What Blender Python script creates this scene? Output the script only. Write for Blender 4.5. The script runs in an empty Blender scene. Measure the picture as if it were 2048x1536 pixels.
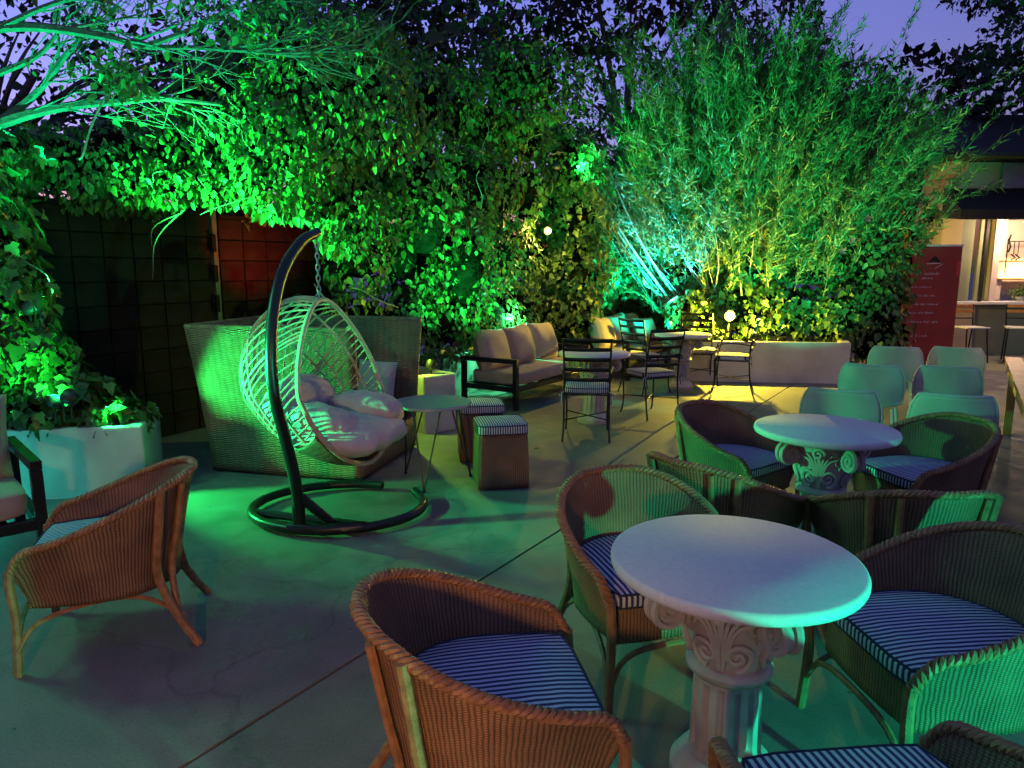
import bpy, bmesh, math, random
import numpy as np
from mathutils import Vector, Matrix

random.seed(7)
RNG = np.random.default_rng(11)
R = math.radians
sc = bpy.context.scene
COL = sc.collection

# ------------------------------------------------------------------ camera
cam_d = bpy.data.cameras.new('camera')
cam = bpy.data.objects.new('camera', cam_d)
COL.objects.link(cam)
cam.location = (0, 0, 1.6)
cam.rotation_euler = (R(90 - 9.37), 0, 0)
cam_d.sensor_width = 36
cam_d.lens = 36 * 1400 / 2048
cam_d.clip_start = 0.05
cam_d.clip_end = 500
sc.camera = cam

# ------------------------------------------------------------------ dusk sky
SKY_STRENGTH = 1.0        # the sun is already below the horizon, so this sky is dim
world = bpy.data.worlds.new('World')
sc.world = world
world.use_nodes = True
wn = world.node_tree.nodes
wl = world.node_tree.links
sky = wn.new('ShaderNodeTexSky')
sky.sky_type = 'NISHITA'
sky.sun_disc = False
sky.sun_elevation = R(-2.0)
sky.sun_rotation = R(-35)
sky.altitude = 50
sky.air_density = 1.3
sky.dust_density = 1.0
sky.ozone_density = 3.0
tint = wn.new('ShaderNodeMix')
tint.data_type = 'RGBA'
tint.blend_type = 'MULTIPLY'
tint.inputs[0].default_value = 1.0
tint.inputs[7].default_value = (3.6, 2.05, 3.6, 1)
ambient_add = wn.new('ShaderNodeMix')                      # even greenish constant added to the whole sky as ambient fill
ambient_add.data_type = 'RGBA'
ambient_add.blend_type = 'ADD'
ambient_add.inputs[0].default_value = 1.0
ambient_add.inputs[7].default_value = (0.025, 0.055, 0.04, 1)
bg = wn['Background']
bg.inputs[1].default_value = SKY_STRENGTH
wl.new(sky.outputs[0], tint.inputs[6])
wl.new(tint.outputs[2], ambient_add.inputs[6])
wl.new(ambient_add.outputs[2], bg.inputs[0])

sc.view_settings.view_transform = 'Standard'
sc.view_settings.look = 'None'
sc.view_settings.exposure = 0.0
sc.view_settings.gamma = 1.0
sc.cycles.use_denoising = True
sc.cycles.max_bounces = 3
sc.cycles.diffuse_bounces = 1
sc.cycles.glossy_bounces = 2
sc.cycles.transmission_bounces = 1
sc.cycles.transparent_max_bounces = 4
sc.cycles.adaptive_threshold = 0.03
sc.cycles.sample_clamp_indirect = 4.0

# ------------------------------------------------------------------ object helpers
def tag(o, label=None, cat=None, group=None, kind=None):
    if label: o['label'] = label
    if cat: o['category'] = cat
    if group: o['group'] = group
    if kind: o['kind'] = kind
    return o

def thing(name, label, cat, loc=(0, 0, 0), rz=0.0, group=None):
    o = bpy.data.objects.new(name, None)
    COL.objects.link(o)
    o.empty_display_size = 0.1
    o.location = loc
    o.rotation_euler = (0, 0, rz)
    return tag(o, label, cat, group)

def copy_tree(o, parent=None):
    c = o.copy()
    COL.objects.link(c)
    c.parent = parent
    for ch in list(o.children):
        copy_tree(ch, c)
    return c

def place(proto, used, loc, rz, label, group=None):
    o = proto if not used[0] else copy_tree(proto)
    used[0] = True
    o.location = loc
    o.rotation_euler = (0, 0, rz)
    o['label'] = label
    if group: o['group'] = group
    return o

def face(fx, fy):
    return math.atan2(-fx, fy)

class MB:
    """collects polygons for one mesh object"""
    def __init__(self):
        self.v = []
        self.f = []
        self.uv = {}
    def add(self, vs, fs):
        b = len(self.v)
        self.v.extend([tuple(p) for p in vs])
        self.f.extend([tuple(i + b for i in f) for f in fs])
        return b
    def box(self, c, s, rot=None):
        hx, hy, hz = s[0] / 2, s[1] / 2, s[2] / 2
        vs = [Vector((x, y, z)) for x in (-hx, hx) for y in (-hy, hy) for z in (-hz, hz)]
        if rot is not None: vs = [rot @ p for p in vs]
        vs = [p + Vector(c) for p in vs]
        self.add(vs, [(0, 1, 3, 2), (4, 6, 7, 5), (0, 4, 5, 1), (2, 3, 7, 6), (0, 2, 6, 4), (1, 5, 7, 3)])
    def bar(self, a, b, w, h, up=(0, 0, 1)):
        a = Vector(a); b = Vector(b)
        d = b - a; L = d.length; d.normalize()
        u = Vector(up)
        if abs(d.dot(u)) > 0.97: u = Vector((0, 1, 0))
        s = d.cross(u).normalized(); u = s.cross(d)
        m = Matrix((s, d, u)).transposed()
        self.box((a + b) / 2, (w, L, h), m)
    def tube(self, pts, r, n=8, closed=False, caps=True):
        pts = [Vector(p) for p in pts]
        k = len(pts)
        rad = r if hasattr(r, '__len__') else [r] * k
        ref = None
        rings = []
        for i, p in enumerate(pts):
            if closed: d = pts[(i + 1) % k] - pts[i - 1]
            else: d = pts[min(i + 1, k - 1)] - pts[max(i - 1, 0)]
            if d.length < 1e-9: d = Vector((0, 0, 1))
            d.normalize()
            if ref is None:
                ref = Vector((0, 0, 1)) if abs(d.z) < 0.9 else Vector((1, 0, 0))
            s = ref - d * ref.dot(d)
            if s.length < 1e-6: s = d.orthogonal()
            s.normalize(); ref = s
            t = d.cross(s)
            rings.append([p + (s * math.cos(2 * math.pi * j / n) + t * math.sin(2 * math.pi * j / n)) * rad[i] for j in range(n)])
        b = len(self.v)
        for rg in rings: self.v.extend([tuple(p) for p in rg])
        m = k if closed else k - 1
        for i in range(m):
            i2 = (i + 1) % k
            for j in range(n):
                j2 = (j + 1) % n
                self.f.append((b + i * n + j, b + i * n + j2, b + i2 * n + j2, b + i2 * n + j))
        if caps and not closed:
            self.f.append(tuple(b + j for j in reversed(range(n))))
            self.f.append(tuple(b + (k - 1) * n + j for j in range(n)))
    def lathe(self, prof, n=32, fn=None, c=(0, 0, 0)):
        b = len(self.v)
        for (r, z) in prof:
            for j in range(n):
                a = 2 * math.pi * j / n
                rr = fn(r, z, a) if fn else r
                self.v.append((c[0] + rr * math.cos(a), c[1] + rr * math.sin(a), c[2] + z))
        for i in range(len(prof) - 1):
            for j in range(n):
                j2 = (j + 1) % n
                self.f.append((b + i * n + j, b + i * n + j2, b + (i + 1) * n + j2, b + (i + 1) * n + j))
        self.f.append(tuple(b + j for j in reversed(range(n))))
        self.f.append(tuple(b + (len(prof) - 1) * n + j for j in range(n)))
    def grid(self, fn, nu, nv, uvfn=None):
        b = len(self.v)
        for j in range(nv + 1):
            for i in range(nu + 1):
                self.v.append(tuple(fn(i / nu, j / nv)))
                if uvfn: self.uv[len(self.v) - 1] = uvfn(i / nu, j / nv)
        for j in range(nv):
            for i in range(nu):
                a = b + j * (nu + 1) + i
                self.f.append((a, a + 1, a + nu + 2, a + nu + 1))
    def build(self, name, mat, parent=None, smooth=True, bevel=0, solid=0, subsurf=0, sharp=40):
        me = bpy.data.meshes.new(name)
        me.from_pydata(self.v, [], self.f)
        me.materials.append(mat)
        if self.uv:
            ul = me.uv_layers.new(name='UVMap')
            for lp in me.loops:
                ul.data[lp.index].uv = self.uv.get(lp.vertex_index, (0, 0))
        if smooth:
            me.shade_smooth()
            if sharp: me.set_sharp_from_angle(angle=R(sharp))
        me.update()
        o = bpy.data.objects.new(name, me)
        COL.objects.link(o)
        o.parent = parent
        if solid:
            m = o.modifiers.new('solid', 'SOLIDIFY'); m.thickness = solid; m.offset = 0
        if bevel:
            m = o.modifiers.new('bevel', 'BEVEL'); m.width = bevel; m.segments = 2; m.limit_method = 'ANGLE'
        if subsurf:
            m = o.modifiers.new('sub', 'SUBSURF'); m.levels = subsurf; m.render_levels = subsurf
        return o

def smoothstep(a, b, x):
    t = max(0.0, min(1.0, (x - a) / (b - a)))
    return t * t * (3 - 2 * t)

def spline(pts, n):
    """Catmull-Rom through pts, n samples"""
    P = [Vector(p) for p in pts]
    P = [P[0] * 2 - P[1]] + P + [P[-1] * 2 - P[-2]]
    out = []
    m = len(P) - 3
    for i in range(n):
        t = i / (n - 1) * m
        k = min(int(t), m - 1); u = t - k
        a, b, c, d = P[k:k + 4]
        out.append(0.5 * ((2 * b) + (c - a) * u + (2 * a - 5 * b + 4 * c - d) * u * u + (3 * b - a - 3 * c + d) * u ** 3))
    return out

# ------------------------------------------------------------------ materials
def new_mat(name):
    m = bpy.data.materials.new(name)
    m.use_nodes = True
    nt = m.node_tree
    return m, nt, nt.nodes['Principled BSDF']

def noise_node(nt, scale, detail=4, coord='Object', vec=None):
    n = nt.nodes.new('ShaderNodeTexNoise')
    n.inputs['Scale'].default_value = scale
    n.inputs['Detail'].default_value = detail
    if vec is None:
        tc = nt.nodes.new('ShaderNodeTexCoord')
        vec = tc.outputs[coord]
    nt.links.new(vec, n.inputs['Vector'])
    return n

def ramp(nt, fac, stops):
    r = nt.nodes.new('ShaderNodeValToRGB')
    el = r.color_ramp.elements
    while len(el) < len(stops): el.new(0.5)
    for e, (p, c) in zip(el, stops):
        e.position = p
        e.color = (*c, 1)
    nt.links.new(fac, r.inputs[0])
    return r

def bump(nt, height, bsdf, strength, dist):
    b = nt.nodes.new('ShaderNodeBump')
    b.inputs['Strength'].default_value = strength
    b.inputs['Distance'].default_value = dist
    nt.links.new(height, b.inputs['Height'])
    nt.links.new(b.outputs[0], bsdf.inputs['Normal'])
    return b

def mat_plain(name, c0, c1=None, rough=0.6, metal=0.0, scale=8, bscale=60, bstr=0.2, bdist=0.003, coord='Object', spec=0.5):
    m, nt, p = new_mat(name)
    p.inputs['Roughness'].default_value = rough
    p.inputs['Metallic'].default_value = metal
    p.inputs['Specular IOR Level'].default_value = spec
    if c1 is None: c1 = tuple(x * 0.75 for x in c0)
    n = noise_node(nt, scale, 5, coord)
    r = ramp(nt, n.outputs[0], [(0.3, c1), (0.7, c0)])
    nt.links.new(r.outputs[0], p.inputs['Base Color'])
    if bstr:
        n2 = noise_node(nt, bscale, 4, coord)
        bump(nt, n2.outputs[0], p, bstr, bdist)
    return m

def math_node(nt, op, a, b=None):
    n = nt.nodes.new('ShaderNodeMath')
    n.operation = op
    for i, x in enumerate((a, b)):
        if x is None: continue
        if hasattr(x, 'is_linked') or hasattr(x, 'links'): nt.links.new(x, n.inputs[i])
        else: n.inputs[i].default_value = x
    return n.outputs[0]

def mat_weave(name, c_hi, c_lo, p_u=0.02, p_v=0.008, rough=0.55, dist=0.004, uv=True, flat=False):
    """woven cane: upright stakes with strands passing over and under"""
    m, nt, p = new_mat(name)
    tc = nt.nodes.new('ShaderNodeTexCoord')
    sep = nt.nodes.new('ShaderNodeSeparateXYZ')
    nt.links.new(tc.outputs['UV' if uv else 'Object'], sep.inputs[0])
    jn = noise_node(nt, 16, 3, vec=tc.outputs['Object'])
    u = math_node(nt, 'ADD', sep.outputs[0], math_node(nt, 'MULTIPLY', jn.outputs[0], p_u * 0.9))
    v = math_node(nt, 'ADD', sep.outputs[1], math_node(nt, 'MULTIPLY', jn.outputs[0], p_v * 1.2))
    us = math_node(nt, 'MULTIPLY', u, 1.0 / p_u)
    vs = math_node(nt, 'MULTIPLY', v, 1.0 / p_v)
    stake = math_node(nt, 'ABSOLUTE', math_node(nt, 'SINE', math_node(nt, 'MULTIPLY', us, math.pi)))
    par = math_node(nt, 'MULTIPLY', math_node(nt, 'FLOOR', us), math.pi)
    strand = math_node(nt, 'SINE', math_node(nt, 'ADD', math_node(nt, 'MULTIPLY', vs, 2 * math.pi), par))
    strand = math_node(nt, 'ADD', math_node(nt, 'MULTIPLY', strand, 0.5), 0.5)
    h = math_node(nt, 'MULTIPLY', stake, math_node(nt, 'ADD', math_node(nt, 'MULTIPLY', strand, 0.6), 0.4))
    if flat:                                # broad flat strands lying across
        h = math_node(nt, 'ADD', math_node(nt, 'MULTIPLY', strand, 0.75), math_node(nt, 'MULTIPLY', stake, 0.25))
    n = noise_node(nt, 9, 5, 'Object')
    hn = math_node(nt, 'ADD', math_node(nt, 'MULTIPLY', h, 0.75), math_node(nt, 'MULTIPLY', n.outputs[0], 0.45))
    r = ramp(nt, hn, [(0.15, c_lo), (0.85, c_hi)])
    oi = nt.nodes.new('ShaderNodeObjectInfo')
    tn = ramp(nt, oi.outputs['Random'], [(0.0, (0.78, 0.80, 0.84)), (0.5, (1, 0.97, 0.93)), (1.0, (1.18, 1.08, 0.95))])
    wn_ = noise_node(nt, 2.2, 4, 'Object')
    wr = ramp(nt, wn_.outputs[0], [(0.35, (0.7, 0.7, 0.7)), (0.65, (1.15, 1.15, 1.15))])
    mm = nt.nodes.new('ShaderNodeMix'); mm.data_type = 'RGBA'; mm.blend_type = 'MULTIPLY'; mm.inputs[0].default_value = 1.0
    m2 = nt.nodes.new('ShaderNodeMix'); m2.data_type = 'RGBA'; m2.blend_type = 'MULTIPLY'; m2.inputs[0].default_value = 1.0
    nt.links.new(r.outputs[0], mm.inputs[6]); nt.links.new(tn.outputs[0], mm.inputs[7])
    nt.links.new(mm.outputs[2], m2.inputs[6]); nt.links.new(wr.outputs[0], m2.inputs[7])
    nt.links.new(m2.outputs[2], p.inputs['Base Color'])
    p.inputs['Roughness'].default_value = rough
    bump(nt, h, p, 0.9, dist)
    return m


def mat_stripe(name, c_a, c_b, pitch=0.021, axis=0):
    m, nt, p = new_mat(name)
    tc = nt.nodes.new('ShaderNodeTexCoord')
    sep = nt.nodes.new('ShaderNodeSeparateXYZ')
    nt.links.new(tc.outputs['Object'], sep.inputs[0])
    nz = noise_node(nt, 14, 3, vec=tc.outputs['Object'])
    x = math_node(nt, 'ADD', sep.outputs[axis], math_node(nt, 'MULTIPLY', nz.outputs[0], 0.006))
    s = math_node(nt, 'SINE', math_node(nt, 'MULTIPLY', x, 2 * math.pi / pitch))
    r = ramp(nt, math_node(nt, 'ADD', math_node(nt, 'MULTIPLY', s, 0.5), 0.5), [(0.42, c_a), (0.58, c_b)])
    nt.links.new(r.outputs[0], p.inputs['Base Color'])
    p.inputs['Roughness'].default_value = 0.85
    n2 = noise_node(nt, 220, 2, 'Object')
    bump(nt, n2.outputs[0], p, 0.3, 0.002)
    return m

def mat_leaf(name, dark, mid, light, rough=0.5, trans=0.25):
    m, nt, p = new_mat(name)
    at = nt.nodes.new('ShaderNodeAttribute')
    at.attribute_name = 'lv'
    r = ramp(nt, at.outputs['Fac'], [(0.0, dark), (0.5, mid), (0.93, light), (0.97, (light[0] * 1.9, light[1] * 1.0, light[2] * 0.8))])
    nt.links.new(r.outputs[0], p.inputs['Base Color'])
    p.inputs['Roughness'].default_value = rough
    tr = nt.nodes.new('ShaderNodeBsdfTranslucent')
    nt.links.new(r.outputs[0], tr.inputs['Color'])
    mx = nt.nodes.new('ShaderNodeMixShader')
    mx.inputs[0].default_value = trans
    nt.links.new(p.outputs[0], mx.inputs[1])
    nt.links.new(tr.outputs[0], mx.inputs[2])
    nt.links.new(mx.outputs[0], nt.nodes['Material Output'].inputs['Surface'])
    return m

def mat_emit(name, col, strength):
    m, nt, p = new_mat(name)
    p.inputs['Base Color'].default_value = (0.02, 0.02, 0.02, 1)
    p.inputs['Specular IOR Level'].default_value = 0.0
    p.inputs['Roughness'].default_value = 1.0
    p.inputs['Emission Color'].default_value = (*col, 1)
    p.inputs['Emission Strength'].default_value = strength
    return m

def mat_concrete():
    m, nt, p = new_mat('concrete')
    n1 = noise_node(nt, 0.7, 6, 'Object')
    n2 = noise_node(nt, 5.0, 8, 'Object')
    n3 = noise_node(nt, 90.0, 3, 'Object')
    a = math_node(nt, 'ADD', math_node(nt, 'MULTIPLY', n1.outputs[0], 0.42), math_node(nt, 'MULTIPLY', n2.outputs[0], 0.28))
    a = math_node(nt, 'ADD', a, math_node(nt, 'MULTIPLY', n3.outputs[0], 0.30))
    r = ramp(nt, a, [(0.30, (0.075, 0.075, 0.068)), (0.5, (0.15, 0.147, 0.132)), (0.7, (0.22, 0.216, 0.20))])
    # dark specks and stains
    vo = nt.nodes.new('ShaderNodeTexVoronoi')
    vo.inputs['Scale'].default_value = 7.0
    tc = nt.nodes.new('ShaderNodeTexCoord')
    nt.links.new(tc.outputs['Object'], vo.inputs['Vector'])
    sp = ramp(nt, vo.outputs['Distance'], [(0.02, (0.12, 0.12, 0.12)), (0.07, (1, 1, 1))])
    mx = nt.nodes.new('ShaderNodeMix'); mx.data_type = 'RGBA'; mx.blend_type = 'MULTIPLY'
    mx.inputs[0].default_value = 0.8
    nt.links.new(r.outputs[0], mx.inputs[6]); nt.links.new(sp.outputs[0], mx.inputs[7])
    # hairline cracks along warped cell edges, broad damp stains
    wz = noise_node(nt, 1.4, 5, vec=tc.outputs['Object'])
    wv = nt.nodes.new('ShaderNodeVectorMath'); wv.operation = 'MULTIPLY_ADD'
    wv.inputs[1].default_value = (0.9, 0.9, 0.9)
    nt.links.new(wz.outputs['Color'], wv.inputs[0]); nt.links.new(tc.outputs['Object'], wv.inputs[2])
    vc = nt.nodes.new('ShaderNodeTexVoronoi'); vc.feature = 'DISTANCE_TO_EDGE'; vc.inputs['Scale'].default_value = 0.42
    nt.links.new(wv.outputs[0], vc.inputs['Vector'])
    ck = ramp(nt, vc.outputs['Distance'], [(0.0015, (0.35, 0.35, 0.35)), (0.006, (1, 1, 1))])
    sn = noise_node(nt, 1.1, 7, vec=wv.outputs[0])
    sr = ramp(nt, sn.outputs[0], [(0.40, (0.55, 0.55, 0.55)), (0.50, (1, 1, 1)), (0.66, (1.0, 1.0, 1.0)), (0.72, (1.25, 1.22, 1.15))])
    m2 = nt.nodes.new('ShaderNodeMix'); m2.data_type = 'RGBA'; m2.blend_type = 'MULTIPLY'; m2.inputs[0].default_value = 0.38
    nt.links.new(mx.outputs[2], m2.inputs[6]); nt.links.new(ck.outputs[0], m2.inputs[7])
    m3 = nt.nodes.new('ShaderNodeMix'); m3.data_type = 'RGBA'; m3.blend_type = 'MULTIPLY'; m3.inputs[0].default_value = 0.4
    nt.links.new(m2.outputs[2], m3.inputs[6]); nt.links.new(sr.outputs[0], m3.inputs[7])
    nt.links.new(m3.outputs[2], p.inputs['Base Color'])
    rr = ramp(nt, n2.outputs[0], [(0.3, (0.5, 0.5, 0.5)), (0.7, (0.8, 0.8, 0.8))])
    nt.links.new(rr.outputs[0], p.inputs['Roughness'])
    hh = math_node(nt, 'ADD', n2.outputs[0], math_node(nt, 'MULTIPLY', n3.outputs[0], 0.5))
    bump(nt, hh, p, 0.35, 0.006)
    return m

M = {}
M['concrete'] = mat_concrete()
M['joint'] = mat_plain('joint_dirt', (0.03, 0.03, 0.028), rough=0.95)
M['stucco'] = mat_plain('white_stucco', (0.56, 0.55, 0.53), (0.40, 0.38, 0.35), 0.85, scale=3, bscale=55, bstr=0.5, bdist=0.006)
M['soil'] = mat_plain('soil', (0.05, 0.035, 0.02), rough=0.95, scale=20, bstr=0.6)
M['wicker'] = mat_weave('rattan_weave', (0.30, 0.165, 0.08), (0.05, 0.025, 0.013), 0.0145, 0.0075, dist=0.003)
M['wicker2'] = mat_weave('dark_wicker', (0.34, 0.22, 0.12), (0.08, 0.045, 0.02), 0.055, 0.018, dist=0.007, flat=True)
M['cane'] = mat_plain('cane', (0.32, 0.155, 0.06), (0.17, 0.08, 0.03), 0.55, scale=26, bscale=170, bstr=0.6, bdist=0.004)
M['rope'] = mat_plain('egg_rope', (0.50, 0.42, 0.30), (0.34, 0.27, 0.18), 0.6, scale=30, bscale=140, bstr=0.4)
M['stripe'] = mat_stripe('navy_stripe', (0.025, 0.035, 0.10), (0.55, 0.58, 0.64))
M['stripe_s'] = mat_stripe('navy_stripe_small', (0.03, 0.035, 0.07), (0.50, 0.52, 0.55), 0.018)
M['piping'] = mat_plain('navy_piping', (0.03, 0.035, 0.07), rough=0.9)
M['stone'] = mat_plain('cast_stone', (0.47, 0.44, 0.41), (0.30, 0.27, 0.25), 0.7, scale=7, bscale=70, bstr=0.3)
M['tabletop'] = mat_plain('marble_top', (0.60, 0.58, 0.57), (0.53, 0.51, 0.51), 0.7, scale=60, bscale=160, bstr=0.15)
M['black_metal'] = mat_plain('black_metal', (0.014, 0.015, 0.017), rough=0.35, metal=0.3, bstr=0.05)
M['iron'] = mat_plain('wrought_iron', (0.012, 0.012, 0.013), rough=0.5, metal=0.4, bscale=90, bstr=0.3)
M['beige'] = mat_plain('beige_canvas', (0.40, 0.33, 0.25), (0.33, 0.27, 0.20), 0.9, scale=4, bscale=260, bstr=0.35, bdist=0.002)
M['cream'] = mat_plain('cream_canvas', (0.52, 0.46, 0.40), (0.43, 0.38, 0.33), 0.9, scale=4, bscale=9, bstr=0.55, bdist=0.03)
M['table_metal'] = mat_plain('dark_table_metal', (0.30, 0.30, 0.30), (0.22, 0.22, 0.22), rough=0.30, metal=0.8, bstr=0.03)
M['painted_metal'] = mat_plain('painted_metal', (0.34, 0.35, 0.34), (0.28, 0.29, 0.28), rough=0.32, bstr=0.03)
M['steel'] = mat_plain('steel', (0.35, 0.35, 0.36), rough=0.35, metal=0.6, bstr=0.02)
M['plastic'] = mat_plain('white_plastic', (0.46, 0.46, 0.44), (0.36, 0.36, 0.34), 0.65, scale=5, bscale=90, bstr=0.15)
M['wood'] = mat_plain('orange_wood', (0.50, 0.22, 0.06), (0.30, 0.12, 0.035), 0.45, scale=6, bscale=30, bstr=0.2)
M['gate_panel'] = mat_plain('gate_panel', (0.022, 0.016, 0.013), (0.010, 0.007, 0.006), 0.85, scale=5, bscale=40, bstr=0.5, spec=0.1)
M['gate_frame'] = mat_plain('gate_frame', (0.010, 0.010, 0.009), (0.006, 0.006, 0.006), 0.8, spec=0.1)
M['gate_post'] = mat_plain('gate_post', (0.10, 0.12, 0.10), (0.06, 0.07, 0.06), 0.6)
M['bark'] = mat_plain('bark', (0.20, 0.16, 0.12), (0.10, 0.08, 0.06), 0.85, scale=14, bscale=40, bstr=0.8, bdist=0.01)
M['core'] = mat_plain('core_shade', (0.010, 0.012, 0.007), (0.004, 0.005, 0.003), 1.0, scale=9, bscale=14, bstr=1.0, bdist=0.08, spec=0.0)  # near-black colour paints the deep shade between leaves
M['leaf_ivy'] = mat_leaf('ivy_leaf', (0.025, 0.06, 0.012), (0.055, 0.13, 0.025), (0.12, 0.22, 0.05))
M['leaf_near'] = mat_leaf('near_ivy_leaf', (0.03, 0.07, 0.015), (0.07, 0.15, 0.03), (0.14, 0.25, 0.06), rough=0.35)
M['leaf_broom'] = mat_leaf('broom_needle', (0.03, 0.07, 0.02), (0.07, 0.13, 0.035), (0.14, 0.21, 0.07), rough=0.5)
M['leaf_dark'] = mat_leaf('dark_tree_leaf', (0.012, 0.018, 0.008), (0.025, 0.035, 0.014), (0.05, 0.05, 0.025), rough=0.6, trans=0.1)
M['leaf_yellow'] = mat_leaf('yellow_green_leaf', (0.10, 0.13, 0.02), (0.18, 0.20, 0.04), (0.32, 0.30, 0.08))
M['stem'] = mat_plain('pale_stem', (0.30, 0.28, 0.20), (0.16, 0.14, 0.10), 0.8, scale=20)
M['strand'] = mat_plain('green_strand', (0.12, 0.15, 0.05), (0.06, 0.09, 0.03), 0.8, scale=20, bstr=0)
M['flower'] = mat_plain('pink_flower', (0.50, 0.06, 0.12), rough=0.7, bstr=0)
M['wall_beige'] = mat_plain('beige_plaster', (0.52, 0.43, 0.31), (0.44, 0.36, 0.25), 0.85, scale=2, bscale=50, bstr=0.3)
M['wall_cream'] = mat_plain('cream_plaster', (0.66, 0.55, 0.45), (0.58, 0.47, 0.38), 0.8, scale=2, bscale=50, bstr=0.2)
M['wall_green'] = mat_plain('sage_paint', (0.22, 0.25, 0.15), (0.17, 0.20, 0.12), 0.7, scale=3, bstr=0.2)
M['awning'] = mat_plain('black_awning', (0.012, 0.012, 0.013), rough=0.8, bscale=20)
M['roof_dark'] = mat_plain('dark_roof', (0.02, 0.02, 0.02), rough=0.85)
M['panel_grey'] = mat_plain('grey_panel', (0.30, 0.32, 0.36), rough=0.7)
M['banner_red'] = mat_plain('banner_red', (0.36, 0.04, 0.02), (0.28, 0.03, 0.015), 0.5, scale=3, bstr=0.02)
M['banner_orange'] = mat_plain('banner_orange', (0.62, 0.06, 0.03), (0.55, 0.05, 0.03), 0.5, bstr=0.02)
M['white_paint'] = mat_plain('white_paint', (0.75, 0.74, 0.72), (0.68, 0.66, 0.64), 0.5, bstr=0.05)
M['white_print'] = mat_plain('white_print', (0.75, 0.72, 0.70), rough=0.6, bstr=0)
M['fixture'] = mat_plain('lamp_housing', (0.03, 0.03, 0.03), rough=0.5, metal=0.3)
M['herb'] = mat_plain('herb', (0.10, 0.22, 0.05), (0.05, 0.12, 0.03), 0.6, bstr=0)
M['dry_leaf'] = mat_plain('dry_leaf', (0.20, 0.16, 0.08), (0.12, 0.09, 0.04), 0.8, bstr=0)

# ------------------------------------------------------------------ lamps (each garden lamp is a fixture with its own light)
def spot(name, label, loc, target, color, watts, angle=100, blend=0.6, size=0.05, lens=3.0, kind='SPOT', scale=1.0, stake=True):
    t = thing(name, label, 'floodlight', loc, 0, 'coloured garden floodlights')
    t.scale = (scale, scale, scale)
    L = bpy.data.lights.new('beam', kind)
    L.energy = watts
    L.color = color
    L.shadow_soft_size = size
    d = (Vector(target) - Vector(loc)).normalized()
    q = d.to_track_quat('-Z', 'Y')
    if kind == 'SPOT':
        L.spot_size = R(angle)
        L.spot_blend = blend
    lo = bpy.data.objects.new('beam', L)
    COL.objects.link(lo)
    lo.parent = t
    lo.location = d * 0.07
    lo.rotation_euler = q.to_euler()
    m = q.to_matrix()
    hb = MB()
    hb.lathe([(0.018, 0.05), (0.04, 0.035), (0.05, 0.0), (0.055, -0.03), (0.048, -0.032), (0.045, -0.012)], 14)
    hb.v = [tuple(m @ Vector(p)) for p in hb.v]
    hb.build('housing', M['fixture'], t)
    lb = MB()
    lb.lathe([(0.044, -0.016), (0.044, -0.022), (0.03, -0.030), (0.01, -0.034)], 14)
    lb.v = [tuple(m @ Vector(p)) for p in lb.v]
    lb.build('lens', mat_emit('lens_' + name, color, lens), t)
    if stake:
        sb = MB()
        sb.tube([(0, 0, -0.02), (0, 0, -0.16)], 0.008, 6)
        sb.build('stake', M['fixture'], t)
    return t

# ------------------------------------------------------------------ ground: concrete slabs either side of a straight joint
JU = Vector((0.549, 0.836, 0)); JN = Vector((0.836, -0.549, 0))      # joint direction and its normal
gb = MB()
gb.add([(-150, -60, -0.012), (150, -60, -0.012), (150, 300, -0.012), (-150, 300, -0.012)], [(0, 1, 2, 3)])
ground = tag(gb.build('ground', M['joint'], smooth=False), kind='structure')
edges = [-150.0, -7.2, -2.02, 3.2, 150.0]
for i in range(4):
    a0, a1 = edges[i] + 0.008, edges[i + 1] - 0.008
    sb = MB()
    top = []
    for (a, s) in ((a0, -200), (a1, -200), (a1, 300), (a0, 300)):
        p = JN * a + JU * s
        top.append((p.x, p.y, 0.0))
    bot = [(x, y, -0.010) for x, y, z in top]
    sb.add(top + bot, [(0, 1, 2, 3), (0, 4, 5, 1), (1, 5, 6, 2), (2, 6, 7, 3), (3, 7, 4, 0)])
    sb.build('slab', M['concrete'], ground, smooth=False)

# ------------------------------------------------------------------ planters
def planter(label, corners, h, rim=0.10):
    """corners: footprint (counter-clockwise); stucco walls, soil inside"""
    t = thing('planter', label, 'planter', (corners[0][0], corners[0][1], 0), 0, 'white stucco planters round the patio')
    o = Vector((corners[0][0], corners[0][1], 0))
    C = [Vector((x, y, 0)) - o for x, y in corners]
    n = len(C)
    cen = sum(C, Vector()) / n
    inn = []
    for p in C:
        d = (cen - p); inn.append(p + d.normalized() * rim * 1.4)
    b = MB()
    vs = [(p.x, p.y, 0.0) for p in C] + [(p.x, p.y, h) for p in C] + [(p.x, p.y, h) for p in inn] + [(p.x, p.y, h - 0.08) for p in inn]
    fs = []
    for i in range(n):
        j = (i + 1) % n
        fs += [(i, j, n + j, n + i), (n + i, n + j, 2 * n + j, 2 * n + i), (2 * n + i, 2 * n + j, 3 * n + j, 3 * n + i)]
    b.add(vs, fs)
    b.build('wall', M['stucco'], t, smooth=False, bevel=0.014)
    s = MB()
    s.add([(p.x, p.y, h - 0.07) for p in inn], [tuple(range(n))])
    s.build('soil', M['soil'], t, smooth=False)
    return t

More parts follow.
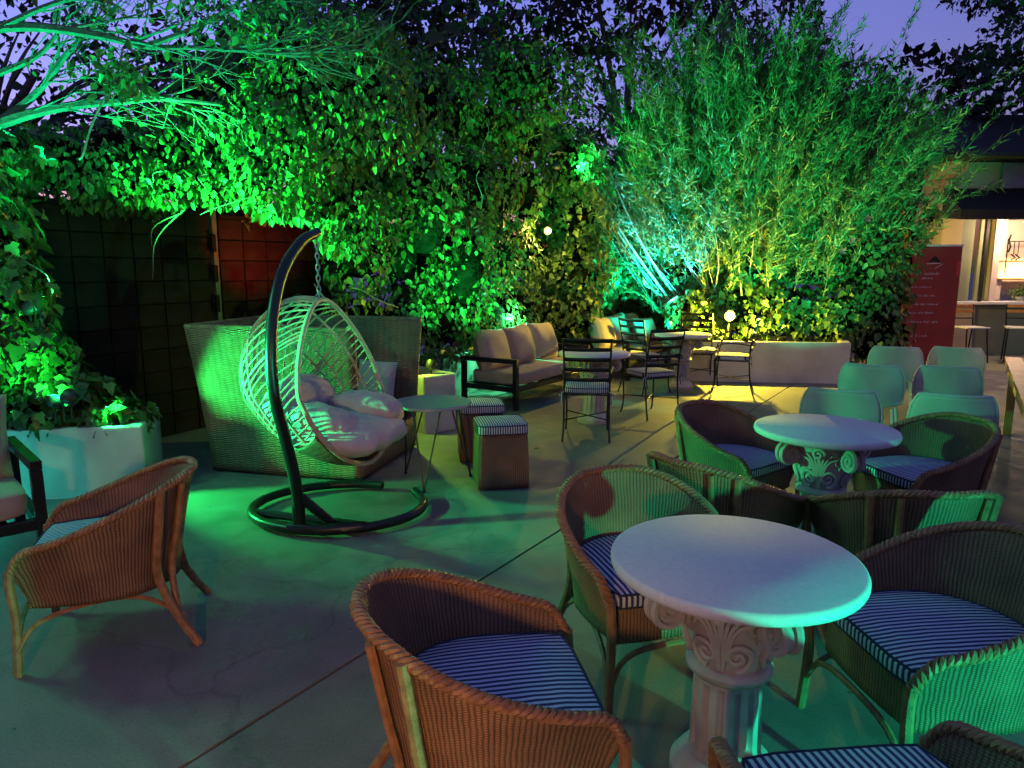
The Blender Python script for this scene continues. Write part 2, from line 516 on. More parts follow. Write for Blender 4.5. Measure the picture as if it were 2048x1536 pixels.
planter('low white planter below the bright green ivy beside the gate', [(-5.2, 4.50), (-3.32, 4.70), (-2.63, 4.86), (-2.85, 5.55), (-5.2, 5.5)], 0.50)
planter('short white planter end between the wicker daybed and the beige sofa', [(-0.85, 6.67), (-0.56, 6.91), (-1.55, 8.10), (-1.95, 7.75)], 0.57)
planter('white planter wall behind the nearer beige sofa', [(-1.10, 8.80), (-0.85, 8.62), (0.28, 10.30), (0.95, 12.6), (0.3, 12.9), (-0.15, 10.6), (-1.28, 9.0)], 0.52)
planter('long plain white planter wall under the yellow lamp', [(2.45, 9.98), (4.72, 9.70), (5.0, 10.5), (2.6, 10.8)], 0.58)

# ------------------------------------------------------------------ gate: two dark leaves of square panels on a post
def gate_leaf(label, p0, ang, length, h, nx, nz, post=False):
    t = thing('gate', label, 'gate', (p0[0], p0[1], 0), ang, 'dark panelled gate leaves')
    back = MB()
    back.box((length / 2, 0.03, h / 2), (length, 0.02, h))
    back.build('backing_sheet', M['gate_frame'], t, smooth=False)
    cw, chh = length / nx, h / nz
    shared = None
    for i in range(nx):
        for k in range(nz):
            if shared is None:
                pb = MB()
                pb.box((0, 0, 0), (cw - 0.012, 0.026, chh - 0.012))
                o = pb.build('panel', M['gate_panel'], t, smooth=False, bevel=0.004)
                shared = o
            else:
                o = shared.copy(); COL.objects.link(o); o.parent = t
            o.location = (cw * (i + 0.5), 0.006 + random.uniform(-0.003, 0.003), chh * (k + 0.5))
            o.rotation_euler = (random.uniform(-.012, .012), 0, random.uniform(-.012, .012))
    fb = MB()
    fb.box((length / 2, 0.0, h + 0.02), (length, 0.06, 0.045))
    fb.build('top_rail', M['gate_frame'], t, smooth=False, bevel=0.005)
    if post:
        pb = MB()
        pb.box((length + 0.03, -0.01, h / 2 + 0.02), (0.055, 0.07, h + 0.08))
        po = pb.build('post', M['gate_post'], t, smooth=False, bevel=0.006)
        for z in np.arange(0.35, h, 0.30):
            hb = MB()
            hb.box((length - 0.005, -0.055, z), (0.05, 0.03, 0.17))
            hb.build('hinge', M['gate_frame'], po, smooth=False, bevel=0.006)
    return t

GA = math.atan2(1.46, 0.80)
gate_leaf('dark panelled gate leaf with hinged post beside the green ivy', (-3.95, 5.47), GA, 1.92, 2.12, 7, 10, True)
gate_leaf('dark panelled gate leaf with a red glow behind the wicker daybed', (-2.99, 7.27), R(58), 1.75, 2.10, 6, 10)

# ------------------------------------------------------------------ foliage
def fast_mesh(name, V, F, mat, lv=None, parent=None, smooth=False):
    V = np.asarray(V, dtype=np.float32); F = np.asarray(F, dtype=np.int32)
    me = bpy.data.meshes.new(name)
    nf, k = F.shape
    me.vertices.add(len(V)); me.vertices.foreach_set('co', V.ravel())
    me.loops.add(nf * k); me.loops.foreach_set('vertex_index', F.ravel())
    me.polygons.add(nf)
    me.polygons.foreach_set('loop_start', np.arange(0, nf * k, k, dtype=np.int32))
    me.polygons.foreach_set('loop_total', np.full(nf, k, dtype=np.int32))
    me.update(calc_edges=True)
    me.materials.append(mat)
    if lv is not None:
        a = me.attributes.new('lv', 'FLOAT', 'POINT')
        a.data.foreach_set('value', np.asarray(lv, dtype=np.float32))
    if smooth: me.shade_smooth()
    o = bpy.data.objects.new(name, me)
    COL.objects.link(o)
    o.parent = parent
    return o

# leaf outlines: x across, y along, z out of the blade
T_LEAF = (np.array([(0, 0, 0), (0.34, 0.30, 0.10), (0.20, 0.72, 0.06), (0, 1, -0.08), (-0.20, 0.72, 0.06), (-0.34, 0.30, 0.10), (0, 0.45, -0.02)]),
          [(0, 1, 6), (1, 2, 6), (2, 3, 6), (3, 4, 6), (4, 5, 6), (5, 0, 6)])
T_IVY = (np.array([(0, 0, 0), (0.30, -0.10, 0.05), (0.52, 0.28, 0.10), (0.27, 0.42, 0.05), (0.24, 0.62, 0.04), (0, 1, -0.10),
                   (-0.24, 0.62, 0.04), (-0.27, 0.42, 0.05), (-0.52, 0.28, 0.10), (-0.30, -0.10, 0.05), (0, 0.35, -0.03)]),
         [(0, 1, 10), (1, 2, 10), (2, 3, 10), (3, 4, 10), (4, 5, 10), (5, 6, 10), (6, 7, 10), (7, 8, 10), (8, 9, 10), (9, 0, 10)])
T_DIA = (np.array([(0, 0, 0), (0.30, 0.42, 0.09), (0, 1, -0.05), (-0.30, 0.42, 0.09)]), [(0, 1, 2), (0, 2, 3)])
T_SLIM = (np.array([(0, 0, 0), (0.13, 0.4, 0.03), (0, 1, 0), (-0.13, 0.4, 0.03)]), [(0, 1, 2), (0, 2, 3)])
T_NEEDLE = (np.array([(-0.075, 0.15, 0), (0.075, 0.15, 0), (0.0, 1, 0)]), [(0, 1, 2)])

def norm(a):
    return a / np.maximum(np.linalg.norm(a, axis=1, keepdims=True), 1e-9)

def leaves(name, P, N, T, S, tmpl, mat, lv, parent=None):
    """P places, N blade normals, T tip directions, S sizes"""
    T = norm(T); N = N - T * np.sum(N * T, axis=1, keepdims=True); N = norm(N)
    B = np.cross(T, N)
    tv, tf = tmpl
    k = len(tv)
    V = P[:, None, :] + S[:, None, None] * (tv[None, :, 0, None] * B[:, None, :] + tv[None, :, 1, None] * T[:, None, :] + tv[None, :, 2, None] * N[:, None, :])
    F = (np.array(tf)[None] + (np.arange(len(P)) * k)[:, None, None]).reshape(-1, 3)
    o = fast_mesh(name, V.reshape(-1, 3), F, mat, np.repeat(lv, k), parent)
    o['kind'] = 'stuff'
    return o

class Lump:
    """smooth random field used to break up outlines and to leave gaps"""
    def __init__(self, freq, seed):
        r = np.random.default_rng(seed)
        self.k = r.normal(0, freq, (10, 3)); self.p = r.uniform(0, 6.28, 10)
    def __call__(self, X):
        return np.sin(X @ self.k.T + self.p).sum(1) / 4.0

CAM = np.array([0, 0, 1.6])

def blob_points(blobs, dens, seed, fill=0.35, gap=None, back=-0.25):
    """points on and just inside a union of ellipsoids"""
    r = np.random.default_rng(seed)
    lump = Lump(4.0, seed); lump2 = Lump(1.6, seed + 1)
    PP, NN = [], []
    for (c, rad) in blobs:
        c = np.array(c, float); rad = np.array(rad, float)
        area = 4 * math.pi * ((rad[0] * rad[1]) ** 1.6 / 3 + (rad[0] * rad[2]) ** 1.6 / 3 + (rad[1] * rad[2]) ** 1.6 / 3) ** (1 / 1.6)
        n = int(area * dens)
        d = norm(r.normal(size=(n, 3)))
        P = c + d * rad
        N = norm(d / rad)
        toc = norm(CAM - P)
        keep = np.sum(N * toc, axis=1) > back
        P, N, d = P[keep], N[keep], d[keep]
        f = 1.0 + 0.17 * np.clip(lump(P), -1, 1) + 0.15 * np.clip(lump2(P), -1, 1) - np.abs(r.normal(0, fill * 0.45, len(P)))
        P = c + d * rad * f[:, None]
        if gap is not None:
            g = lump(P * 1.7 + 9) > gap
            P, N = P[g], N[g]
        PP.append(P); NN.append(N)
    P = np.vstack(PP); N = np.vstack(NN)
    # drop points buried in another blob
    keep = np.ones(len(P), bool)
    for (c, rad) in blobs:
        q = np.sum(((P - np.array(c)) / (np.array(rad) * 0.72)) ** 2, axis=1)
        keep &= q > 1
    return P[keep], N[keep]

def core_mesh(blobs, s, parent, seed=3, name='shade_core'):  # dark solid ellipsoids stand for shade inside foliage and close see-through gaps
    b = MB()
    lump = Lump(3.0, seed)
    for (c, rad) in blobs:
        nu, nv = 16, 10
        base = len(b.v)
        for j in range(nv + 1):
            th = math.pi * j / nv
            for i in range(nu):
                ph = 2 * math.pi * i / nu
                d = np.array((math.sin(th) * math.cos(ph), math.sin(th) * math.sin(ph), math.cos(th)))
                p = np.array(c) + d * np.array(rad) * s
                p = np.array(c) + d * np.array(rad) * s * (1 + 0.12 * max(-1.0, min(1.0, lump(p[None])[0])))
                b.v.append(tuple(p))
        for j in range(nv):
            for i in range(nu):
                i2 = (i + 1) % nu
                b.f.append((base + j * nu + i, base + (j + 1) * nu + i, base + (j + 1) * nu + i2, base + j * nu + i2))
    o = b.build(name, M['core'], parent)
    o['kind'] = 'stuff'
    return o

def foliage(parent, blobs, dens, size, seed, mat='leaf_ivy', tmpl=T_LEAF, droop=1.0, gap=None, fill=0.35, core=0.62, name='foliage', jitter=0.55, back=-0.25):
    r = np.random.default_rng(seed + 100)
    P, N = blob_points(blobs, dens, seed, fill, gap, back)
    n = len(P)
    Nn = norm(N + r.normal(0, jitter, (n, 3)) + np.array((0, 0, 0.35)))
    T = norm(np.array((0, 0, -droop)) + N * 0.35 + r.normal(0, 0.5, (n, 3)))
    S = size * np.clip(r.lognormal(-0.08, 0.38, n), 0.35, 1.9)
    lv = np.clip(r.beta(2, 2.4, n) + 0.18 * Lump(2.0, seed + 5)(P), 0, 1)
    o = leaves(name, P, Nn, T, S, tmpl, M[mat], lv, parent)
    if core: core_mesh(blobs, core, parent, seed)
    return o

def plant(name, label, cat, group=None):
    return thing(name, label, cat, (0, 0, 0), 0, group)

# ivy over the left planter (nearest foliage)
ivy1 = plant('ivy_bank', 'bright green ivy spilling over the low planter beside the gate', 'ivy')
IV1 = [((-3.35, 5.05, 0.62), (0.42, 0.33, 0.28)), ((-2.98, 5.08, 0.52), (0.30, 0.28, 0.14)), ((-3.62, 5.1, 0.9), (0.42, 0.36, 0.40)),
       ((-3.85, 5.2, 1.35), (0.42, 0.38, 0.50)), ((-3.95, 5.25, 1.95), (0.40, 0.40, 0.50)), ((-4.05, 5.4, 2.45), (0.55, 0.45, 0.40))]
foliage(ivy1, IV1, 760, 0.082, 21, 'leaf_near', T_IVY, fill=0.4)
# the largest of its leaves, one by one
Pn, Nn_ = blob_points(IV1[2:5] + IV1[:1], 30, 77, 0.05, None, 0.1)
r_ = np.random.default_rng(5)
lm = None
for i in r_.permutation(len(Pn))[:120]:
    if lm is None:
        lb = MB(); lb.add([tuple(p) for p in T_IVY[0]], T_IVY[1])
        lo = lb.build('leaf', M['leaf_near'], ivy1)
        a = lo.data.attributes.new('lv', 'FLOAT', 'POINT')
        for d_ in a.data: d_.value = 0.75
        lm = lo
    else:
        lo = lm.copy(); COL.objects.link(lo); lo.parent = ivy1
    nrm = Vector(Nn_[i]) + Vector(r_.normal(0, 0.4, 3)) + Vector((0, 0, 0.4))
    tip = Vector((0, 0, -1)) + Vector(Nn_[i]) * 0.5 + Vector(r_.normal(0, 0.4, 3))
    tip.normalize(); nrm = (nrm - tip * nrm.dot(tip)).normalized()
    s = tip.cross(nrm)
    mt = Matrix((s, tip, nrm)).transposed().to_4x4()
    lo.matrix_local = Matrix.Translation(Vector(Pn[i]) + Vector(Nn_[i]) * 0.03) @ mt @ Matrix.Scale(float(r_.uniform(0.075, 0.12)), 4)

# ivy canopy over the gate
ivy2 = plant('ivy_canopy', 'lush green creeper arching over the dark panelled gate', 'creeper')
IV2 = [((-3.75, 6.0, 2.45), (0.50, 0.40, 0.40)), ((-3.40, 6.25, 2.50), (0.50, 0.45, 0.42)), ((-3.05, 6.45, 2.55), (0.50, 0.45, 0.48)), ((-2.65, 6.65, 2.62), (0.50, 0.50, 0.58)),
       ((-2.25, 6.60, 2.68), (0.55, 0.50, 0.68)), ((-1.90, 6.75, 3.05), (0.65, 0.55, 0.70)), ((-1.45, 6.90, 3.15), (0.55, 0.50, 0.65)),
       ((-1.75, 7.1, 2.35), (0.50, 0.4, 0.55)), ((-3.7, 6.75, 2.25), (0.55, 0.3, 0.38)), ((-3.1, 7.65, 2.25), (0.55, 0.3, 0.38)), ((-2.5, 8.5, 2.3), (0.55, 0.3, 0.40)), ((-4.3, 6.0, 2.3), (0.5, 0.3, 0.4)), ((-2.85, 7.2, 3.1), (0.8, 0.5, 0.55)), ((-2.0, 7.4, 3.7), (0.8, 0.6, 0.45))]
foliage(ivy2, IV2, 1050, 0.060, 31, 'leaf_ivy', T_LEAF, fill=0.5, gap=-0.95, core=0.56)

# tall ivy wall right of the gate, behind the nearer sofa
ivy3 = plant('ivy_wall', 'tall dark ivy wall behind the daybed and the nearer beige sofa', 'ivy')
IV3 = []
for s in np.arange(0, 1.01, 0.16):
    x = -1.55 + 1.90 * s; y = 7.35 + 3.25 * s
    IV3 += [((x, y, 0.95), (0.50, 0.42, 0.62)), ((x - .05, y + .1, 1.8), (0.52, 0.45, 0.65)), ((x - 0.05, y + 0.1, 2.65), (0.58, 0.50, 0.70)), ((x, y + 0.3, 3.45), (0.62, 0.55, 0.55))]
IV3 += [((-0.95, 7.75, 2.2), (0.5, 0.5, 0.9)), ((-0.55, 8.15, 1.6), (0.45, 0.45, 0.8)), ((0.15, 9.4, 3.9), (0.9, 0.6, 0.5))]
foliage(ivy3, IV3, 560, 0.062, 41, 'leaf_ivy', T_LEAF, fill=0.5, gap=-1.0, core=0.48)

# loose stems trailing over the leaves
def vines(parent, blobs, n, seed):
    P, N = blob_points(blobs, 12, seed, 0.05, None, 0.25)
    r = np.random.default_rng(seed)
    for i in r.permutation(len(P))[:n]:
        q = P[i] + N[i] * 0.05
        d = np.array((r.normal(0, .6), -abs(r.normal(0, .2)), -r.uniform(.3, 1.0)))
        L = r.uniform(.25, .7)
        pts = []
        for k in range(8):
            u = k / 7
            pts.append(q + d * L * u + np.array((0.05 * math.sin(5 * u + i), -0.05 * math.sin(3 * u), 0.10 * u * (1 - u))))
        b = MB(); b.tube(pts, [0.006 * (1 - 0.6 * k / 7) for k in range(8)], 4, caps=False)
        b.build('vine', M['stem'], parent)
vines(ivy2, IV2[:7], 16, 303)
vines(ivy3, IV3, 12, 304)
vines(ivy1, IV1[2:5], 6, 305)

# ivy behind the farther sofa (blue-green light)
ivy4 = plant('ivy_corner', 'dense ivy in the far corner behind the farther beige sofa', 'ivy')
IV4 = []
for (x, y) in ((0.85, 10.75), (1.1, 11.5), (1.55, 12.3), (2.2, 12.6), (2.9, 12.4)):
    for z, rr in ((0.85, 0.55), (1.6, 0.6), (2.4, 0.62), (3.1, 0.5)):
        IV4.append(((x, y, z), (rr, 0.5, 0.62)))
foliage(ivy4, IV4, 420, 0.074, 51, 'leaf_ivy', T_IVY, fill=0.4)

# ivy over the long planter by the yellow lamp
ivy5 = plant('ivy_mound', 'yellow lit ivy mound rising from the long white planter', 'ivy')
IV5 = [((2.75, 10.65, 0.85), (0.5, 0.35, 0.45)), ((3.4, 10.75, 1.0), (0.6, 0.4, 0.6)), ((4.1, 10.6, 0.95), (0.6, 0.4, 0.55)), ((4.75, 10.4, 0.85), (0.5, 0.4, 0.5)),
       ((3.7, 10.9, 1.75), (0.7, 0.45, 0.55)), ((4.5, 10.8, 1.65), (0.6, 0.45, 0.5)), ((2.7, 11.1, 1.7), (0.6, 0.4, 0.6))]
foliage(ivy5, IV5, 380, 0.08, 61, 'leaf_ivy', T_IVY, fill=0.45)
fl = MB()
for (x, y, z) in ((4.55, 10.3, 2.25), (4.85, 10.2, 2.0), (4.3, 10.35, 2.55), (4.75, 10.25, 1.85), (5.05, 10.2, 2.3)):
    for k in range(5):
        a = k * 1.256
        fl.add([(x, y, z), (x + 0.05 * math.cos(a), y - 0.02, z + 0.05 * math.sin(a)), (x + 0.05 * math.cos(a + 0.8), y - 0.02, z + 0.05 * math.sin(a + 0.8))], [(0, 1, 2)])
fl.build('flowers', M['flower'], ivy5)

# dark shrub between the planter and the banner
shr = plant('dark_shrub', 'dark leafy shrub filling the gap left of the red banner', 'shrub')
SH = [((5.35, 10.5, 0.7), (0.5, 0.45, 0.7)), ((5.62, 10.8, 0.9), (0.45, 0.45, 0.8)), ((5.4, 10.9, 1.8), (0.65, 0.5, 0.7)), ((5.75, 11.3, 1.7), (0.42, 0.4, 0.9)), ((5.9, 11.6, 2.8), (0.6, 0.5, 0.6))]
foliage(shr, SH, 200, 0.09, 71, 'leaf_ivy', T_LEAF)
yel = plant('yellow_shrub', 'yellow green climbing shrub along the left edge of the red banner', 'shrub')
YS = [((6.12, 11.1, 1.15), (0.16, 0.2, 0.35)), ((6.22, 11.2, 1.7), (0.18, 0.2, 0.3)), ((6.55, 11.6, 2.15), (0.22, 0.2, 0.22)), ((6.85, 11.8, 2.45), (0.18, 0.18, 0.22)), ((6.15, 11.0, 0.55), (0.2, 0.2, 0.4))]
foliage(yel, YS, 330, 0.085, 81, 'leaf_yellow', T_LEAF, core=0.5)

# feathery broom shrub, strands fanning up and outward
def broom():
    t = plant('broom_shrub', 'huge feathery broom shrub fanning above the far planter', 'shrub')
    r = np.random.default_rng(91)
    st = MB()
    P, T, S = [], [], []
    CL = [(R(r.uniform(-46, 38)), r.uniform(0.25, 1.0) ** 0.75, r.normal(0, 0.30)) for _ in range(64)]
    for i in range(1250):
        c0 = CL[i % 64]
        th = c0[0] + R(r.normal(0, 3.6))
        dg = math.degrees(th)
        rim = 4.22 - 1.0 * math.exp(-((dg - 20) / 8) ** 2) - 0.4 * (dg < -25) - 0.3 * (dg > 35) + 0.35 * math.sin(dg * 0.55)
        r0 = np.clip(c0[1] + r.normal(0, 0.08), 0.15, 1.0) * (rim - 1.3)
        L = max(0.35, min(r.uniform(0.7, 1.7), rim - r0 + r.normal(0, 0.3)))
        th2 = th + r.normal(0.03, 0.16)
        o = np.array((3.85 + r.normal(0, 0.5), 11.0 + c0[2] + r.normal(0, 0.14), 0.9 + r.normal(0, 0.3)))
        d0 = np.array((math.sin(th), 0, math.cos(th)))
        base = o + d0 * r0 + np.array((0, -0.10 * r0 + r.normal(0, 0.15), 0))
        d = np.array((math.sin(th2), r.normal(-0.12, 0.24), math.cos(th2))); d /= np.linalg.norm(d)
        bend = np.array((r.normal(0.10, .5), r.normal(-0.15, 0.4), r.normal(-0.25, 0.4)))
        pts = []
        for k in range(7):
            u = k / 6
            pts.append(base + d * L * u + bend * (u * u) * L * 0.42 + r.normal(0, 0.018, 3))
        st.tube(pts, [0.0065 * (1 - 0.85 * k / 6) for k in range(7)], 3, caps=False)
        pts = np.array(pts)
        m = 85
        u = r.uniform(0.05, 1.0, m) * 5.999
        k = u.astype(int); fr = (u - k)[:, None]
        q = pts[k] * (1 - fr) + pts[k + 1] * fr
        tg = pts[k + 1] - pts[k]; tg /= np.linalg.norm(tg, axis=1, keepdims=True)
        P.append(q + r.normal(0, 0.02, (m, 3))); T.append(tg + r.normal(0, 0.55, (m, 3))); S.append(r.uniform(0.07, 0.17, m))
    # a few tall free sprays above the outline
    P = np.vstack(P); T = np.vstack(T); S = np.concatenate(S)
    N = norm(np.random.default_rng(2).normal(size=P.shape) + np.array((0, -0.8, 0.2)))
    lv = np.clip(np.random.default_rng(3).beta(2, 2, len(P)), 0, 1)
    leaves('needles', P, N, T, S, T_NEEDLE, M['leaf_broom'], lv, t)
    st.build('strands', M['strand'], t)['kind'] = 'stuff'
    st = MB()
    # thick bare stems at the left where the cyan light falls
    for i in range(60):
        bx = r.uniform(2.3, 3.5); by = r.uniform(10.75, 11.5)
        a = r.uniform(-0.95, 0.25)
        L = r.uniform(0.9, 3.0)
        pts = [(bx + a * L * u + 0.16 * math.sin(3 * u + i) * u, by - 0.25 * u + 0.1 * math.sin(4 * u + 2 * i), 0.9 + L * u * 0.95 + 0.25 * u * u) for u in np.linspace(0, 1, 8)]
        st.tube(pts, [(0.010 + 0.012 * (i % 4 == 0)) * (1 - 0.8 * u) for u in np.linspace(0, 1, 8)], 4, caps=False)
    for i in range(9):
        bx = r.uniform(3.2, 4.9); by = r.uniform(10.35, 10.7); bz = r.uniform(1.2, 2.3)
        a = r.uniform(-0.7, 0.8)
        pts = [(bx + a * u, by - 0.1 * u + 0.04 * math.sin(5 * u + i), bz + 0.7 * u - 0.5 * u * u * abs(a) + 0.03 * math.sin(7 * u + 2 * i)) for u in np.linspace(0, 1, 8)]
        st.tube(pts, [0.015 * (1 - 0.75 * u) for u in np.linspace(0, 1, 8)], 4, caps=False)
    st.build('stems', M['stem'], t)
    BL = [((2.35, 11.3, 3.2), (0.6, 0.5, 0.8)), ((3.1, 11.0, 3.9), (0.8, 0.5, 0.8)), ((4.0, 11.0, 4.3), (0.8, 0.5, 0.8)), ((4.9, 11.0, 3.9), (0.8, 0.5, 0.7)), ((5.7, 11.0, 3.6), (0.75, 0.5, 0.7)),
          ((6.2, 11.4, 3.0), (0.6, 0.5, 0.7)), ((3.0, 10.95, 2.5), (0.8, 0.5, 0.8)), ((4.0, 10.85, 3.1), (0.9, 0.5, 0.8)), ((5.1, 10.85, 2.7), (0.9, 0.5, 0.8)), ((4.2, 10.7, 2.1), (0.9, 0.4, 0.5)), ((5.6, 10.8, 2.1), (0.7, 0.4, 0.5)), ((6.7, 11.5, 3.7), (0.45, 0.4, 0.5)), ((3.2, 10.85, 1.85), (0.7, 0.35, 0.5)), ((4.9, 10.7, 1.75), (0.8, 0.35, 0.5)), ((2.5, 11.2, 2.2), (0.5, 0.4, 0.6))]
    foliage(t, BL, 1300, 0.085, 93, 'leaf_broom', T_SLIM, droop=-0.6, fill=0.9, gap=-0.75, core=0, name='sprigs', jitter=0.7)
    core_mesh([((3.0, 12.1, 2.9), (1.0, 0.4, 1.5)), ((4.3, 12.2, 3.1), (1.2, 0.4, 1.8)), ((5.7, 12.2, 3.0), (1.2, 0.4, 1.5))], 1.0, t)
broom()

# ------------------------------------------------------------------ trees behind
def tree(label, base, trunk_h, blobs, dens, size, seed, mat='leaf_dark', gap=-0.55, tr=0.16):
    t = thing('dark_tree', label, 'tree', (0, 0, 0), 0, 'dark trees against the dusk sky')
    b = MB()
    r = random.Random(seed)
    x, y = base
    top = Vector(blobs[0][0])
    b.tube(spline([(x, y, 0), (x + .1, y, trunk_h * .5), (x - .05, y, trunk_h), top], 14), [tr * (1 - 0.7 * i / 13) for i in range(14)], 8)
    for (c, rad) in blobs:
        for k in range(4):
            e = Vector(c) + Vector((r.uniform(-.8, .8) * rad[0], r.uniform(-.8, .8) * rad[1], r.uniform(-.3, .8) * rad[2]))
            b.tube(spline([(x, y, trunk_h), (Vector((x, y, trunk_h)) + e) / 2 + Vector((0, 0, 0.3)), e], 8), [tr * 0.35 * (1 - 0.85 * i / 7) for i in range(8)], 5)
    b.build('trunk', M['bark'], t)
    foliage(t, blobs, dens, size, seed, mat, T_DIA, droop=0.3, gap=gap, fill=1.1, core=0, name='crown', jitter=0.9, back=-1)
    return t

tree('dark tree showing sky gaps above the gate creeper, middle left', (-4.6, 15.5), 4.0, [((-4.3, 15.5, 6.0), (1.6, 1.2, 1.6)), ((-3.3, 15.2, 7.2), (1.6, 1.2, 1.3)), ((-5.2, 15.5, 4.9), (1.5, 1.2, 1.2))], 150, 0.18, 201, gap=-0.9)
tree('dark tree with a dense crown above the middle ivy wall', (-1.0, 17.0), 4.5, [((-1.6, 16.5, 7.2), (1.8, 1.2, 1.7)), ((0.0, 16.5, 7.6), (1.7, 1.2, 1.5)), ((-0.8, 16.2, 5.6), (2.2, 1.2, 1.2))], 150, 0.18, 202, gap=-1.1)
tree('dark tree with wide lavender sky gaps left of the broom shrub', (2.6, 17.0), 4.5, [((1.9, 16.8, 7.6), (1.6, 1.2, 1.4)), ((3.2, 16.8, 7.2), (1.6, 1.2, 1.3)), ((1.8, 16.5, 5.6), (1.8, 1.2, 1.1))], 120, 0.17, 203, gap=-0.5)
tree('dark tree top peeking over the broom shrub', (5.8, 17.0), 4.5, [((5.6, 17, 7.0), (1.4, 1.2, 1.4)), ((4.6, 17, 7.9), (1.3, 1.0, 1.0)), ((6.6, 17, 5.6), (1.3, 1.0, 1.1)), ((3.4, 17, 8.0), (1.2, 1.0, 1.0))], 150, 0.17, 204, gap=-0.9)
tree('low dark tree mass right of the broom shrub under open sky', (8.5, 16.0), 3.5, [((8.6, 15.5, 4.9), (1.6, 1.0, 1.3)), ((7.4, 15.5, 4.6), (1.3, 1.0, 1.1)), ((10.2, 15.5, 4.6), (1.5, 1.0, 1.4))], 120, 0.2, 205, gap=-1.2)
tree('dark overhanging tree at the top right above the awning', (12.2, 14.0), 4.0, [((10.8, 13.6, 6.4), (1.7, 1.2, 1.5)), ((9.7, 13.4, 6.8), (1.3, 1.0, 1.1)), ((11.6, 13.6, 5.2), (1.7, 1.2, 1.3)), ((9.3, 13.3, 7.6), (1.0, .8, .7)), ((8.6, 13.4, 6.9), (0.9, .8, .8)), ((9.4, 13.4, 5.6), (1.0, .8, .7))], 380, 0.105, 206, gap=-0.8)
tree('sparse dark tree behind the lit branches at the upper left', (-7.6, 10.5), 3.0, [((-6.6, 10.3, 4.3), (1.4, 1.0, 1.1)), ((-5.2, 10.2, 3.9), (1.3, 1.0, 0.8)), ((-4.2, 10.4, 4.4), (1.1, 0.9, 0.9))], 150, 0.12, 207, gap=-0.55)
tree('dark evergreen just behind the gate creeper', (-2.9, 9.6), 3.0, [((-3.0, 9.3, 3.9), (1.1, 0.8, 0.9)), ((-1.9, 9.3, 4.4), (1.1, 0.8, 0.9)), ((-4.2, 9.2, 3.3), (1.0, 0.8, 0.7)), ((-0.8, 9.6, 4.5), (0.9, 0.7, 0.7)), ((-4.3, 8.4, 2.2), (1.2, 0.6, 1.0)), ((-2.9, 9.4, 2.3), (1.3, 0.6, 1.1)), ((-5.6, 8.3, 2.3), (1.1, 0.6, 1.1))], 190, 0.15, 208, gap=-1.3)

tree('dark evergreen behind the tall ivy wall', (-0.9, 11.2), 1.2, [((-1.9, 10.2, 1.7), (0.9, 0.6, 1.3)), ((-0.9, 11.2, 1.7), (0.9, 0.6, 1.4)), ((0.0, 12.2, 1.7), (0.9, 0.6, 1.4)), ((-1.2, 10.9, 3.2), (1.1, 0.6, 0.8)), ((-0.2, 11.9, 3.2), (1.0, 0.6, 0.8))], 260, 0.13, 209, gap=-2)
tree('dark laurel far behind the broom shrub', (4.0, 13.6), 1.0, [((1.6, 13.6, 1.4), (1.0, 0.5, 1.4)), ((3.0, 13.6, 1.4), (1.0, 0.5, 1.4)), ((4.4, 13.6, 1.4), (1.0, 0.5, 1.4)), ((5.8, 13.6, 1.4), (1.0, 0.5, 1.4)), ((6.9, 13.6, 1.3), (0.6, 0.4, 1.3))], 200, 0.14, 210, gap=-2)

